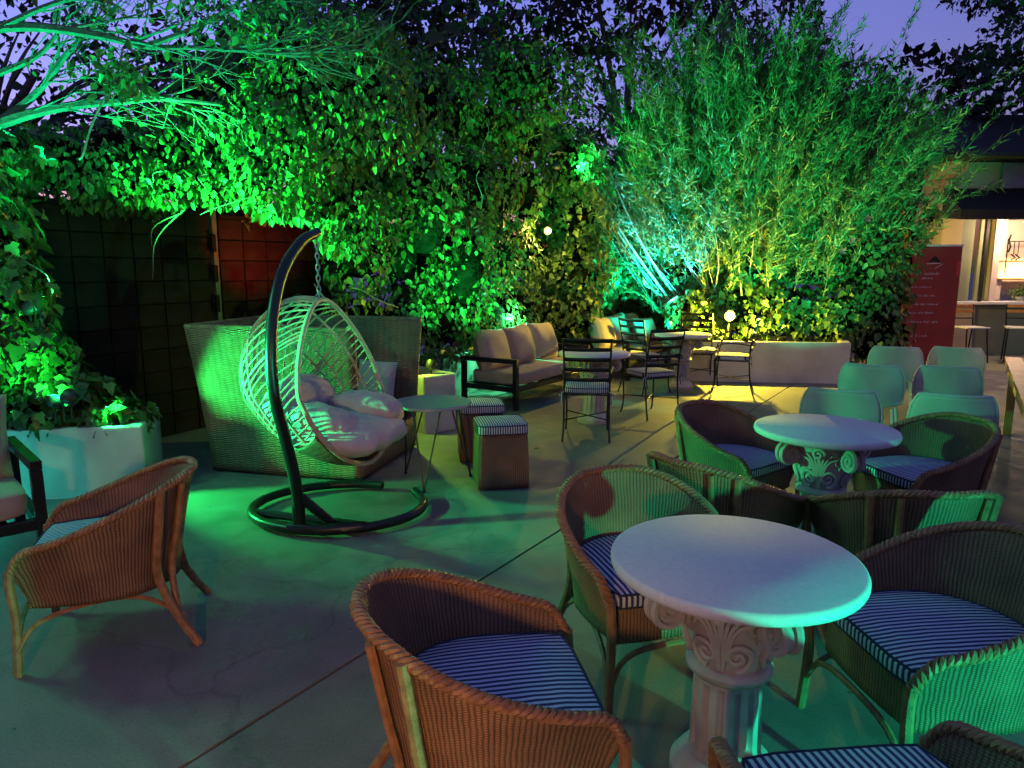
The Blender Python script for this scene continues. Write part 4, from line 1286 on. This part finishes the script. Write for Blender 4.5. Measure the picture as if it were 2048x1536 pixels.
for (x, y, fx, fy, lab) in [
    (0.72, 6.62, 0.12, 0.99, 'iron chair seen squarely from behind beside the nearer sofa'),
    (1.52, 7.62, -0.42, 0.90, 'iron chair with pale cushion standing free right of the middle table'),
    (1.75, 9.05, 0.80, 0.55, 'iron chair left of the farthest table with a green glint'),
    (2.86, 9.02, -0.90, 0.30, 'iron chair with yellow lit cushion beside the long white planter'),
    (2.62, 10.02 - 0.32, -0.05, -1.0, 'iron chair facing the camera behind the farthest table')]:
    place(ic, used, (x, y, 0), face(fx, fy), lab, 'black wrought iron chairs')

# ------------------------------------------------------------------ sofas: black metal frames with canvas cushions
def pillow(b, c, s, rot, seed, puff=1.0, n=14, pinch=0.16):
    """soft square pillow: s = (w, h, thickness); local x width, z height, y thickness"""
    r = np.random.default_rng(seed)
    ph = r.uniform(0, 6.28, 6)
    for side in (-1, 1):
        def fn(u, v):
            x, z = u * 2 - 1, v * 2 - 1
            e = (1 - abs(x) ** 2.6) * (1 - abs(z) ** 2.6)
            th = max(0.0, e) ** 0.42
            wr = 0.05 * math.sin(5 * x + ph[0] + 2 * z) * e + 0.04 * math.sin(7 * z + ph[1] - 3 * x) * e + 0.10 * (0.3 - z) * e
            kx = 1 - pinch * 0.35 * (1 - abs(z) ** 2) * (abs(x) > 0.85)
            xx = x * (1 - 0.05 * (1 - z * z)); zz = z * (1 - 0.05 * (1 - x * x))
            p = Vector((xx * s[0] / 2, side * (th + wr) * s[2] / 2 * puff, zz * s[1] / 2))
            return Vector(c) + rot @ p
        st = len(b.f)
        b.grid(fn, n, n)
        if side > 0: b.f[st:] = [tuple(reversed(f)) for f in b.f[st:]]

def rounded_block(b, c, s, seed=1, k=5.0, n=16):
    """soft seat cushion as a superellipsoid"""
    r = np.random.default_rng(seed); ph = r.uniform(0, 6.28, 4)
    def ss(v, e): return math.copysign(abs(v) ** e, v)
    def fn(u, v):
        th = (v - 0.5) * math.pi; p = u * 2 * math.pi
        e = 2 / k
        x = ss(math.cos(th), e) * ss(math.cos(p), e); y = ss(math.cos(th), e) * ss(math.sin(p), e); z = ss(math.sin(th), e)
        z += 0.08 * math.sin(4 * x + ph[0]) * (z > 0)
        return (c[0] + x * s[0] / 2, c[1] + y * s[1] / 2, c[2] + z * s[2] / 2)
    b.grid(fn, n * 3, n)

def make_sofa(L=1.85, D=0.78):
    """origin at the front corner on the sitter's right, length along +x, back towards +y"""
    t = thing('garden_sofa', '', 'sofa', (0, 0, 0), 0, 'black framed garden sofas')
    h = 0.585; w = 0.055
    for x in (w / 2, L - w / 2):
        for y in (w / 2, D - w / 2):
            b = MB(); b.box((x, y, (h - w) / 2 + 0.0), (w, w, h - w)); b.build('leg', M['black_metal'], t, smooth=False, bevel=0.004)
        b = MB(); b.box((x, D / 2, h - w / 2 + 0.001), (w, D, w - 0.002)); b.build('armrest', M['black_metal'], t, smooth=False, bevel=0.004)
    b = MB()
    b.box((L / 2, w / 2, 0.235), (L - 2 * w, w - 0.006, 0.06)); b.box((L / 2, D - w / 2, 0.235), (L - 2 * w, w - 0.006, 0.06))
    b.box((w / 2, D / 2, 0.235), (w - 0.006, D - 2 * w, 0.06)); b.box((L - w / 2, D / 2, 0.235), (w - 0.006, D - 2 * w, 0.06))
    for i in range(6): b.box((L * (i + .7) / 6.4, D / 2, 0.25), (0.06, D - 2 * w, 0.02))
    b.box((L / 2, D - w / 2, 0.55), (L - 2 * w, w - 0.006, 0.05))
    b.build('seat_rail', M['black_metal'], t, smooth=False, bevel=0.004)
    for i in range(1):
        b = MB(); rounded_block(b, (L / 2, D / 2 - 0.02, 0.345), (L - 2 * w - 0.01, D - 0.10, 0.16), 3, k=9, n=16)
        o = b.build('seat_cushion', M['beige'], t)
    for i in range(3):
        b = MB()
        rot = Matrix.Rotation(R(-17), 3, 'X') @ Matrix.Rotation(R((4, -3, 3)[i]), 3, 'Y')
        pillow(b, (0.335 + i * (L - 0.67) / 2, D - 0.22, 0.635), (0.57, 0.52, 0.30), rot, 11 + i)
        b.build('back_cushion', M['beige'], t)
    return t
sf = make_sofa(); used = [False]
def place_sofa(corner, along, lab):
    return place(sf, used, (corner[0], corner[1], 0), math.atan2(along[1], along[0]), lab, 'black framed garden sofas')
place_sofa((0.05, 7.80), (0.54, 0.84), 'nearer beige sofa with three back cushions beside the ivy wall')
place_sofa((1.68, 9.95), (0.50, 0.866), 'farther beige sofa in the ivy corner with a propped pillow')
place_sofa((-3.86, 2.36), (0.72, 0.69), 'black framed sofa cut off by the left edge beside the white planter')
pb = MB()
pillow(pb, (0, 0, 0.21), (0.46, 0.42, 0.20), Matrix.Rotation(R(-20), 3, 'X'), 71)
po = pb.build('throw_pillow', M['beige'])
po.location = (2.12, 11.12, 0.42); po.rotation_euler = (0, 0, R(40))
tag(po, 'plump beige throw pillow at the far end of the farther sofa', 'pillow')

# ------------------------------------------------------------------ wicker daybed with flared high walls
def daybed():
    t = thing('wicker_daybed', 'large wicker daybed with flared high walls behind the egg chair', 'daybed', (-1.62, 5.75, 0), R(-14))
    H = 1.16
    # footprint half sizes at floor and top; open on the +x side
    x0, x1, y0, y1 = -0.66, 0.62, -0.50, 0.58
    fx, fy = 0.115, 0.07
    def wall(name, a, b, fa, fb):
        m = MB()
        La = (Vector(b) - Vector(a)).length
        def fn(u, v):
            lo = Vector(a) * (1 - u) + Vector(b) * u
            fl = Vector(fa) * (1 - u) + Vector(fb) * u
            p = lo + fl * (v ** 1.25)
            return (p.x, p.y, 0.02 + (H - 0.02) * v)
        m.grid(fn, 24, 20, lambda u, v: (u * La, v * H))
        m.build(name, M['wicker2'], t, solid=0.035, sharp=0)
        r = MB()
        r.tube([fn(u, 1.0) for u in np.linspace(0, 1, 20)], 0.020, 7)
        r.build('rolled_edge', M['wicker2'], t)
    wall('side_wall', (x0, y0, 0), (x1, y0, 0), (-fx, -fy, 0), (0.02, -fy, 0))
    wall('back_wall', (x0, y1, 0), (x0, y0, 0), (-fx, fy, 0), (-fx, -fy, 0))
    wall('side_wall', (x1, y1, 0), (x0, y1, 0), (0.06, fy, 0), (-fx, fy, 0))
    b = MB(); b.grid(lambda u, v: (x1 - 0.01, y0 + (y1 - y0) * u, 0.03 + 0.26 * v), 16, 4, lambda u, v: (u, v * .26)); b.build('front_panel', M['wicker2'], t, solid=0.03, sharp=0)
    b = MB(); b.box(((x0 + x1) / 2 , (y0 + y1) / 2, 0.27), (x1 - x0 - 0.06, y1 - y0 - 0.06, 0.03)); b.build('seat_base', M['wicker2'], t, smooth=False)
    b = MB(); rounded_block(b, ((x0 + x1) / 2 + 0.02, (y0 + y1) / 2, 0.36), (x1 - x0 - 0.10, y1 - y0 - 0.10, 0.15), 4, k=9); b.build('mattress', M['cream'], t)
    return t
daybed()
for (loc, rz, sz, lab, tilt) in [
    ((-1.20, 6.12, 0.62), R(-12), (0.36, 0.36, 0.15), 'cream square pillow standing against the daybed back', -12),
    ((-1.66, 6.18, 0.62), R(-6), (0.40, 0.38, 0.15), 'pale pillow with a raised corner behind the egg chair spokes', -14)]:
    b = MB(); pillow(b, (0, 0, 0), sz, Matrix.Rotation(R(tilt), 3, 'X') @ Matrix.Rotation(R(3 if sz[0] < .38 else 14), 3, 'Y'), int(abs(loc[0] * 100)))
    o = b.build('pillow', M['cream']); o.location = loc; o.rotation_euler = (0, 0, rz)
    tag(o, lab, 'pillow', 'cream pillows on the daybed')

# ------------------------------------------------------------------ hanging egg chair
def egg_chair():
    HX, HY = -1.15, 4.42
    t = thing('egg_chair', 'hanging rattan egg chair on a curved black stand', 'hanging chair', (HX, HY, 0))
    # stand: curved pole and ring foot
    b = MB()
    b.tube(spline([(-0.14, -0.36, 0.05), (-0.125, -0.42, 0.28), (-0.135, -0.53, 0.60), (-0.165, -0.62, 0.95), (-0.165, -0.59, 1.28), (-0.15, -0.43, 1.56), (-0.105, -0.19, 1.75), (-0.055, 0.005, 1.82)], 40), [0.036 - 0.006 * i / 39 for i in range(40)], 12)
    b.build('pole', M['black_metal'], t)
    b = MB()
    ring = []
    for i in range(44):
        a = R(30) - R(322) * i / 43
        ring.append((0.56 * math.cos(a), 0.05 + 0.46 * math.sin(a), 0.045))
    ring[0] = (ring[0][0] - 0.02, ring[0][1] + 0.03, 0.06)
    b.tube(ring, 0.030, 10)
    b.tube([(-0.50, -0.10, 0.045), (0.0, -0.25, 0.045), (0.25, -0.33, 0.045)], 0.028, 8)
    b.tube([(-0.20, -0.37, 0.052), (0.02, -0.42, 0.052), (0.24, -0.36, 0.052)], 0.036, 10)
    b.tube([(-0.15, -0.375, 0.03), (-0.145, -0.40, 0.26)], 0.026, 10)
    b.tube([(-0.13, -0.41, 0.27), (0.03, -0.30, 0.06)], 0.030, 10)
    b.build('ring_base', M['black_metal'], t)
    # chain of links
    c = MB()
    z = 1.80; k = 0
    while z > 1.45:
        pts = []
        for i in range(10):
            a = 2 * math.pi * i / 10
            u, w = 0.012 * math.cos(a), 0.022 * math.sin(a)
            pts.append((-0.06 + (u if k % 2 else 0), 0.0 + (0 if k % 2 else u), z - 0.022 + w))
        c.tube(pts, 0.0045, 5, closed=True)
        z -= 0.034; k += 1
    for s in (-1, 1):
        c.tube([(-0.06, 0, 1.46), (-0.06 + 0.025 * s, 0.03 * s, 1.41)], 0.005, 5)
    c.build('chain', M['steel'], t)
    # shell: spokes from an arch at the low back out to the leaning front hoop
    FA = R(-14)                                  # direction the opening faces
    F = Vector((math.cos(FA), math.sin(FA), 0)); S = Vector((-math.sin(FA), math.cos(FA), 0))
    C = Vector((-0.065, 0.03, 0.865))
    def surf(n):
        """unit vector (forward, side, up) -> point of the shell"""
        zz = n[2]
        wid = 0.53 * (1 - 0.36 * max(0.0, zz) ** 1.3)
        lean = -0.12 * zz if zz > 0 else -0.20 * zz
        return C + F * (0.50 * n[0] + lean + 0.02) + S * (wid * n[1]) + Vector((0, 0, (0.555 if zz > 0 else 0.50) * zz))
    def unit(al, ph):
        return Vector((-math.cos(al), math.sin(al) * math.cos(ph), math.sin(al) * math.sin(ph)))
    def shell(al, ph):
        return surf(unit(al, ph))
    HOOP = R(103)
    HUB = Vector((-0.80, 0.0, -0.60)).normalized()
    def ray(ph, u):
        """from the hub at the low back (u = 0) to the front hoop (u = 1)"""
        g = unit(HOOP, ph)
        w = math.acos(max(-1, min(1, HUB.dot(g))))
        return surf((HUB * math.sin((1 - u) * w) + g * math.sin(u * w)) / math.sin(w))
    U0 = 0.27
    b = MB()
    b.tube([shell(HOOP, 2 * math.pi * i / 72) for i in range(72)], 0.016, 8, closed=True)
    b.build('front_hoop', M['rope'], t)
    b = MB()
    b.tube([ray(ph, U0) for ph in np.linspace(R(-34), R(214), 60)], 0.013, 7)
    for u, rad in ((0.52, 0.010), (0.60, 0.008), (0.80, 0.010)):
        b.tube([ray(ph, u) for ph in np.linspace(R(-24), R(204), 70)], rad, 6)
    for ph in (R(90), R(40), R(140)):
        b.tube([ray(ph, u) for u in np.linspace(U0, 1.0, 16)], 0.011, 6)
    b.build('frame_rings', M['rope'], t)
    for i in range(42):
        ph = R(-26) + R(232) * i / 41
        sp = MB()
        sp.tube([ray(ph + R(1.5) * math.sin(7 * u + i), u) for u in np.linspace(U0, 1.0, 11)], 0.0062, 6)
        sp.build('spoke', M['rope'], t)
    # woven bowl under the seat
    bw = MB()
    bw.grid(lambda u, v: ray(R(206) + R(128) * u, 0.02 + 0.98 * v) , 40, 16, lambda u, v: (u * 1.4, v * 0.8))
    bw.build('woven_bowl', M['wicker2'], t, solid=0.012, sharp=0)
    # seat cushions: gathered round pads
    def pad(name, c, rad, seed, tilt=0, folds=14):
        m = MB()
        rr_ = np.random.default_rng(seed); p0 = rr_.uniform(0, 6.28, 4)
        rot = Matrix.Rotation(tilt, 3, S)
        def fn(u, v):
            th = v * math.pi; ph = u * 2 * math.pi
            e = 0.62
            sx = math.copysign(abs(math.cos(ph)) ** e, math.cos(ph)); sy = math.copysign(abs(math.sin(ph)) ** e, math.sin(ph))
            st = math.sin(th) ** 0.75
            fold = 1 + 0.035 * math.sin(folds * ph + p0[0]) * math.sin(th) ** 2 * (0.4 + 0.6 * (math.cos(3 * ph + p0[1]) > 0))
            wr = 0.07 * math.sin(3 * sx * 2 + p0[2]) * math.sin(th) + 0.05 * math.sin(5 * sy * 2 + p0[3]) * math.sin(th)
            p = F * (sx * st * rad[0] * fold) + S * (sy * st * rad[1] * fold) + Vector((0, 0, (math.cos(th) + wr) * rad[2]))
            return c + rot @ p
        m.grid(fn, 56, 18)
        return m.build(name, M['cream'], t)
    base = C + Vector((0, 0, -0.29)) + F * 0.03
    pad('seat_pad', base + F * 0.13 - S * 0.02, (0.34, 0.38, 0.115), 1, R(5))
    pad('front_bolster', base + F * 0.08 - S * 0.20 + Vector((0, 0, 0.10)), (0.22, 0.16, 0.085), 2, R(14), 10)
    pad('far_bolster', base + F * 0.17 + S * 0.20 + Vector((0, 0, 0.12)), (0.24, 0.16, 0.09), 3, R(6), 9)
    pad('back_pad', base + F * -0.20 + Vector((0, 0, 0.16)), (0.13, 0.32, 0.18), 4, R(-14), 8)
    return t
egg_chair()

# ------------------------------------------------------------------ small round metal table on hairpin legs
st = thing('side_table', 'round dark metal side table on thin hairpin legs', 'table', (-0.60, 5.16, 0), R(8))
b = MB(); b.lathe([(0.0, 0.592), (0.285, 0.592), (0.292, 0.596), (0.292, 0.612), (0.288, 0.616), (0.278, 0.614), (0.0, 0.613)], 56); b.build('table_top', M['painted_metal'], st, sharp=50)
for k in range(3):
    a = R(-105) + k * 2.094
    foot = Vector((0.30 * math.cos(a), 0.30 * math.sin(a), 0.008))
    b = MB()
    for s in (-0.55, 0.55):
        b.tube([(0.20 * math.cos(a + s), 0.20 * math.sin(a + s), 0.592), foot], 0.0065, 6)
    b.tube([foot + Vector((0, 0, -0.007)), foot + Vector((0, 0, 0.01))], 0.012, 8)
    b.build('hairpin_leg', M['black_metal'], st)

# ------------------------------------------------------------------ wicker cube stools
def make_stool():
    t = thing('wicker_stool', '', 'stool', (0, 0, 0), 0, 'wicker cube stools with striped pads')
    b = MB()
    hw = 0.175
    def fn(u, v):
        p = u * 4; k = int(p) % 4; f = p - int(p)
        c = [(-hw, -hw), (hw, -hw), (hw, hw), (-hw, hw)]
        x = c[k][0] * (1 - f) + c[(k + 1) % 4][0] * f; y = c[k][1] * (1 - f) + c[(k + 1) % 4][1] * f
        s = 1.04 - 0.06 * v + 0.02 * math.sin(math.pi * v)
        return (x * s, y * s, 0.01 + 0.40 * v)
    b.grid(fn, 64, 10, lambda u, v: (u * 1.4, v * .4))
    b.build('woven_body', M['wicker'], t, solid=0.012, sharp=50)
    b = MB(); b.box((0, 0, 0.395), (0.33, 0.33, 0.02)); b.build('top_board', M['wood'], t, smooth=False)
    ol = []
    for i in range(40):
        a = 2 * math.pi * i / 40
        c, s_ = math.cos(a), math.sin(a)
        ol.append((math.copysign(abs(c) ** 0.28, c) * 0.19, math.copysign(abs(s_) ** 0.28, s_) * 0.19))
    cushion(ol, 0.408, 0.478, M['stripe_s'], t, 'striped_pad')
    return t
ws = make_stool(); used = [False]
place(ws, used, (-0.09, 5.12, 0), R(10), 'wicker cube stool with striped pad, standing nearer right of the side table')
place(ws, used, (-0.27, 5.86, 0), R(8), 'wicker cube stool lit green behind the round side table')

# ------------------------------------------------------------------ white moulded chairs in two rows
def make_plastic_chair():
    t = thing('plastic_chair', '', 'chair', (0, 0, 0), 0, 'white moulded chairs in two rows')
    def prof(v):
        # v 0 front of seat .. 1 top of back
        pts = [(0.24, 0.43), (0.10, 0.445), (-0.08, 0.43), (-0.20, 0.44), (-0.235, 0.52), (-0.25, 0.64), (-0.28, 0.80)]
        k = v * 6; i = min(int(k), 5); f = k - i
        return pts[i][0] * (1 - f) + pts[i + 1][0] * f, pts[i][1] * (1 - f) + pts[i + 1][1] * f
    def fn(u, v):
        y, z = prof(v)
        x = u * 2 - 1
        w = 0.22 + 0.03 * smoothstep(0.4, 0.8, v) - 0.015 * smoothstep(.8, 1, v)
        if v > 0.86:                                     # rounded top corners
            q = (v - 0.86) / 0.14
            w *= 1 - 0.16 * q ** 3
        curl = 0.05 * abs(x) ** 3
        wrap = 0.055 * x * x * smoothstep(0.45, 0.7, v)
        return (x * w, y + wrap, z + curl * (1 - smoothstep(0.45, 0.65, v)))
    b = MB(); b.grid(fn, 20, 36)
    b.build('moulded_shell', M['plastic'], t, solid=0.012, sharp=0)
    lp = MB()
    lp.tube([Vector(fn(0, v)) for v in np.linspace(0.4, 1, 24)] + [Vector(fn(u, 1)) for u in np.linspace(0.05, 0.95, 18)] + [Vector(fn(1, v)) for v in np.linspace(1, 0.4, 24)], 0.010, 6)
    lp.build('rolled_lip', M['plastic'], t)
    for sx in (-1, 1):
        for (ya, yb) in ((0.17, 0.24), (-0.17, -0.27)):
            l = MB(); l.tube([(sx * 0.17, ya, 0.43), (sx * 0.215, yb, 0.0)], 0.013, 7); l.build('leg', M['white_paint'], t)
    return t
pc = make_plastic_chair(); used = [False]
RY = face(0.50, 0.87)
for (x, y, lab) in [(2.30, 4.80, 'white moulded chair nearest in the left row beside the wooden table'),
                    (2.92, 4.62, 'white moulded chair nearest in the right row, half green half yellow'),
                    (3.15, 6.02, 'white moulded chair in the middle of the left row'),
                    (3.70, 5.92, 'white moulded chair in the middle of the right row'),
                    (4.06, 7.38, 'white moulded chair farthest in the left row, before the banner'),
                    (4.66, 7.32, 'white moulded chair farthest in the right row, before the cafe')]:
    place(pc, used, (x, y, 0), RY + random.uniform(-.16, .16), lab)

# ------------------------------------------------------------------ long wooden table at the right edge
wt = thing('wooden_table', 'long orange brown plank table at the right edge', 'table', (3.02, 4.02, 0), math.atan2(0.84, 0.54))
for i in range(6):
    b = MB(); b.box((1.65, -0.075 - i * 0.145, 0.735), (3.3, 0.139, 0.03)); b.build('plank', M['wood'], wt, smooth=False, bevel=0.003)
b = MB(); b.box((1.65, -0.045, 0.66), (3.1, 0.03, 0.11)); b.build('apron', M['wood'], wt, smooth=False, bevel=0.003)
for x in (0.12, 3.18):
    for y in (-0.09, -0.80):
        b = MB(); b.box((x, y, 0.36), (0.07, 0.07, 0.715)); b.build('leg', M['wood'], wt, smooth=False, bevel=0.004)

# ------------------------------------------------------------------ cafe chairs and slatted table by the counter
def make_cafe_chair():
    t = thing('cafe_chair', '', 'chair', (0, 0, 0), 0, 'slatted cafe chairs by the counter')
    for s in (-1, 1):
        b = MB(); b.tube([(s * 0.19, -0.26, 0), (s * 0.18, -0.18, 0.58), (s * 0.20, -0.24, 0.98)], 0.013, 6); b.build('back_leg', M['iron'], t)
        b = MB(); b.tube([(s * 0.20, 0.24, 0), (s * 0.18, 0.17, 0.58)], 0.013, 6); b.build('front_leg', M['iron'], t)
    for z, m in ((0.95, 'wood'), (0.86, 'wood'), (0.74, 'iron')):
        b = MB(); b.box((0, -0.235 + (0.95 - z) * .2, z), (0.38, 0.018, 0.05 if m == 'wood' else .02)); b.build('back_slat', M[m], t, smooth=False, bevel=0.003)
    for i in range(5):
        b = MB(); b.box((0, -0.16 + i * 0.085, 0.595), (0.42, 0.075, 0.022)); b.build('seat_slat', M['white_paint'], t, smooth=False, bevel=0.003)
    return t
cc = make_cafe_chair(); used = [False]
place(cc, used, (7.95, 12.15, 0), R(184), 'white seated slatted cafe chair at the counter next to the banner')
place(cc, used, (8.78, 12.10, 0), R(150), 'slatted cafe chair at the counter cut by the right edge')
tt = thing('slatted_table', 'small round orange slatted table by the cafe counter', 'table', (8.95, 11.6, 0))
for i in range(6):
    hw = math.sqrt(max(0.01, 0.33 ** 2 - (abs(i - 2.5) * 0.11) ** 2))
    b = MB(); b.box((0, -0.275 + i * 0.11, 0.50), (2 * hw, 0.10, 0.022)); b.build('slat', M['wood'], tt, smooth=False, bevel=0.003)
for a in (0.8, 2.36, 3.93, 5.5):
    b = MB(); b.tube([(0.2 * math.cos(a), 0.2 * math.sin(a), 0.488), (0.28 * math.cos(a), 0.28 * math.sin(a), 0)], 0.012, 6); b.build('leg', M['iron'], tt)

# ------------------------------------------------------------------ fallen leaves on the slabs
r = random.Random(9)
lfm = None
for (x, y, lab) in [(1.12, 6.95, 'small dry leaf on the concrete beside the free standing iron chair'), (-1.62, 3.35, 'small dry leaf on the concrete behind the brown tub chair, far left'),
                  (-0.75, 3.3, 'small dry leaf on the concrete between the egg chair and orange tub chair'), (0.25, 6.1, 'small dry leaf on the concrete beyond the nearer wicker stool'),
                  (2.6, 7.9, 'small dry leaf on the concrete before the long white planter')]:
    if lfm is None:
        b = MB(); b.add([tuple(p) for p in T_LEAF[0]], T_LEAF[1]); lfm = b.build('fallen_leaf', M['dry_leaf']); o = lfm
    else:
        o = lfm.copy(); COL.objects.link(o)
    o.location = (x, y, 0.006); s = r.uniform(0.04, 0.07); o.scale = (s, s, s); o.rotation_euler = (r.uniform(-.15, .15), r.uniform(-.15, .15), r.uniform(0, 6.28))
    tag(o, lab, 'leaf', 'dry leaves on the patio')

# ------------------------------------------------------------------ garden floodlights and added fill lights
GREEN = (0.02, 1.0, 0.16); TEAL = (0.0, 1.0, 0.55); CYAN = (0.03, 0.72, 1.0); YELLOW = (1.0, 0.74, 0.06); LIME = (0.50, 1.0, 0.05); WARM = (1.0, 0.55, 0.27); RED = (1.0, 0.02, 0.02)
spot('floodlight', 'green floodlight on the low planter aimed across the patio', (-3.12, 4.78, 0.70), (-0.6, 5.0, 0.42), GREEN, 330, 86, 0.35, 0.03, lens=2)
spot('floodlight', 'green floodlight standing beside the cut off sofa aimed at the white chairs', (-2.75, 3.42, 1.05), (3.2, 5.6, 0.45), (0.02, 1.0, 0.30), 700, 46, 0.5, 0.03, lens=2)
spot('floodlight', 'green floodlight half hidden in the near ivy aimed at the gate creeper', (-3.42, 4.98, 1.32), (-1.55, 6.7, 3.0), GREEN, 3300, 72, 0.9, 0.05, lens=2)
spot('floodlight', 'green floodlight in the low planter washing its own ivy', (-2.95, 4.60, 0.75), (-3.9, 5.0, 1.0), GREEN, 120, 95, 0.8, 0.04, lens=2)
spot('floodlight', 'sea green floodlight in the low planter aimed up at bare branches', (-3.1, 4.66, 0.72), (-2.7, 4.95, 3.1), (0.0, 1.0, 0.38), 1000, 84, 0.8, 0.05, lens=2)
spot('floodlight', 'added green fill light high in the leaning tree washing the patio', (-4.3, 3.6, 3.1), (-0.2, 3.6, 0.0), (0.10, 1.0, 0.40), 190, 100, 0.8, 0.40, lens=2, stake=False)  # unseen fill, added to give floor and chairs a broad green cast
spot('floodlight', 'cyan floodlight on the floor behind the cut off sofa', (-3.45, 4.15, 0.20), (-3.0, 4.7, 0.3), (0.0, 0.85, 0.65), 6, kind='POINT', size=0.05, lens=4)
spot('floodlight', 'small lime floodlight glowing beside the wicker daybed', (-1.00, 6.80, 0.92), (-1.2, 5.4, 0.8), LIME, 45, kind='POINT', size=0.02, lens=3.5, scale=1.3)
spot('floodlight', 'pale green floodlight in the ivy behind the nearer sofa', (-0.03, 9.40, 0.95), (0.0, 6, 0.9), (0.10, 1.0, 0.45), 130, kind='POINT', size=0.02, lens=5)
spot('floodlight', 'added green fill light on the short planter end aimed up the ivy wall', (-0.80, 6.85, 0.66), (0.0, 9.0, 3.3), (0.03, 1.0, 0.20), 500, 88, 0.8, 0.05, lens=2)  # added to brighten the dim ivy, no known lamp here
spot('floodlight', 'cyan floodlight in the ivy behind the farther sofa', (1.48, 11.15, 1.32), (2.5, 11.9, 2.3), (0.0, 0.9, 0.75), 300, 125, 0.7, 0.03, lens=6)
spot('floodlight', 'blue floodlight at the left end of the long planter aimed up at the broom stems', (2.30, 10.30, 0.80), (2.35, 11.1, 3.5), CYAN, 1500, 84, 0.7, 0.05, lens=4)
spot('floodlight', 'bright yellow floodlight on the long white planter', (3.16, 10.22, 0.92), (3.2, 8, 0.9), YELLOW, 480, kind='POINT', size=0.02, lens=3, scale=1.4)
spot('floodlight', 'warm lamp high in the ivy wall', (0.50, 10.02, 2.12), (0.5, 8, 1.9), (1.0, 0.66, 0.14), 75, kind='POINT', size=0.02, lens=4, stake=False)
spot('floodlight', 'added hidden green fill light behind the wicker stools aimed up the ivy wall', (-0.28, 6.20, 0.17), (0.0, 9.4, 3.5), (0.02, 1.0, 0.18), 1000, 60, 0.8, 0.06, lens=2)  # added out of sight to lift the green on the ivy wall
spot('floodlight', 'added sea green fill light beside the farthest table aimed at the ivy corner', (2.36, 9.72, 0.30), (1.55, 12.2, 2.3), (0.0, 0.95, 0.62), 1300, 56, 0.8, 0.06, lens=2)  # extra light added to spread the teal wash over the corner leaves
spot('floodlight', 'green floodlight high on the ivy wall aimed at the broom shrub', (0.62, 10.05, 3.0), (4.4, 11.3, 3.6), (0.02, 1.0, 0.26), 500, 80, 0.8, 0.06, lens=2)
spot('floodlight', 'green floodlight on the floor behind the white chairs aimed at the broom shrub', (3.52, 7.2, 0.17), (4.4, 11.3, 3.7), (0.0, 1.0, 0.38), 1900, 70, 0.8, 0.06, lens=2)
spot('floodlight', 'teal floodlight near the ground right of the nearest tables', (2.25, -0.15, 0.60), (0.6, 2.2, 0.58), TEAL, 500, 70, 0.5, 0.03, lens=2)
spot('floodlight', 'red floodlight behind the daybed aimed at the gate', (-2.05, 6.75, 1.30), (-2.78, 7.62, 1.90), RED, 130, 70, 1.0, 0.03, lens=2)
spot('warm_fill', 'added warm light behind the camera standing for lit windows', (-0.6, -1.0, 1.3), (-0.85, 2.2, 0.5), (1.0, 0.50, 0.20), 190, 70, 0.9, 0.08, lens=6, stake=False)  # unseen warm source added in place of windows behind the camera
spot('warm_fill', 'added unseen warm light right of the plank table', (6.6, 5.6, 2.4), (5.3, 8.3, 0.7), (1.0, 0.52, 0.18), 120, 132, 0.8, 0.08, lens=6, stake=False)  # out-of-frame fill added to warm the plank table and banner
spot('floodlight', 'yellow floodlight hidden behind the red banner lighting the yellow shrub', (6.72, 12.15, 1.35), (6.6, 11.4, 2.0), YELLOW, 110, kind='POINT', size=0.03, lens=4, stake=False)
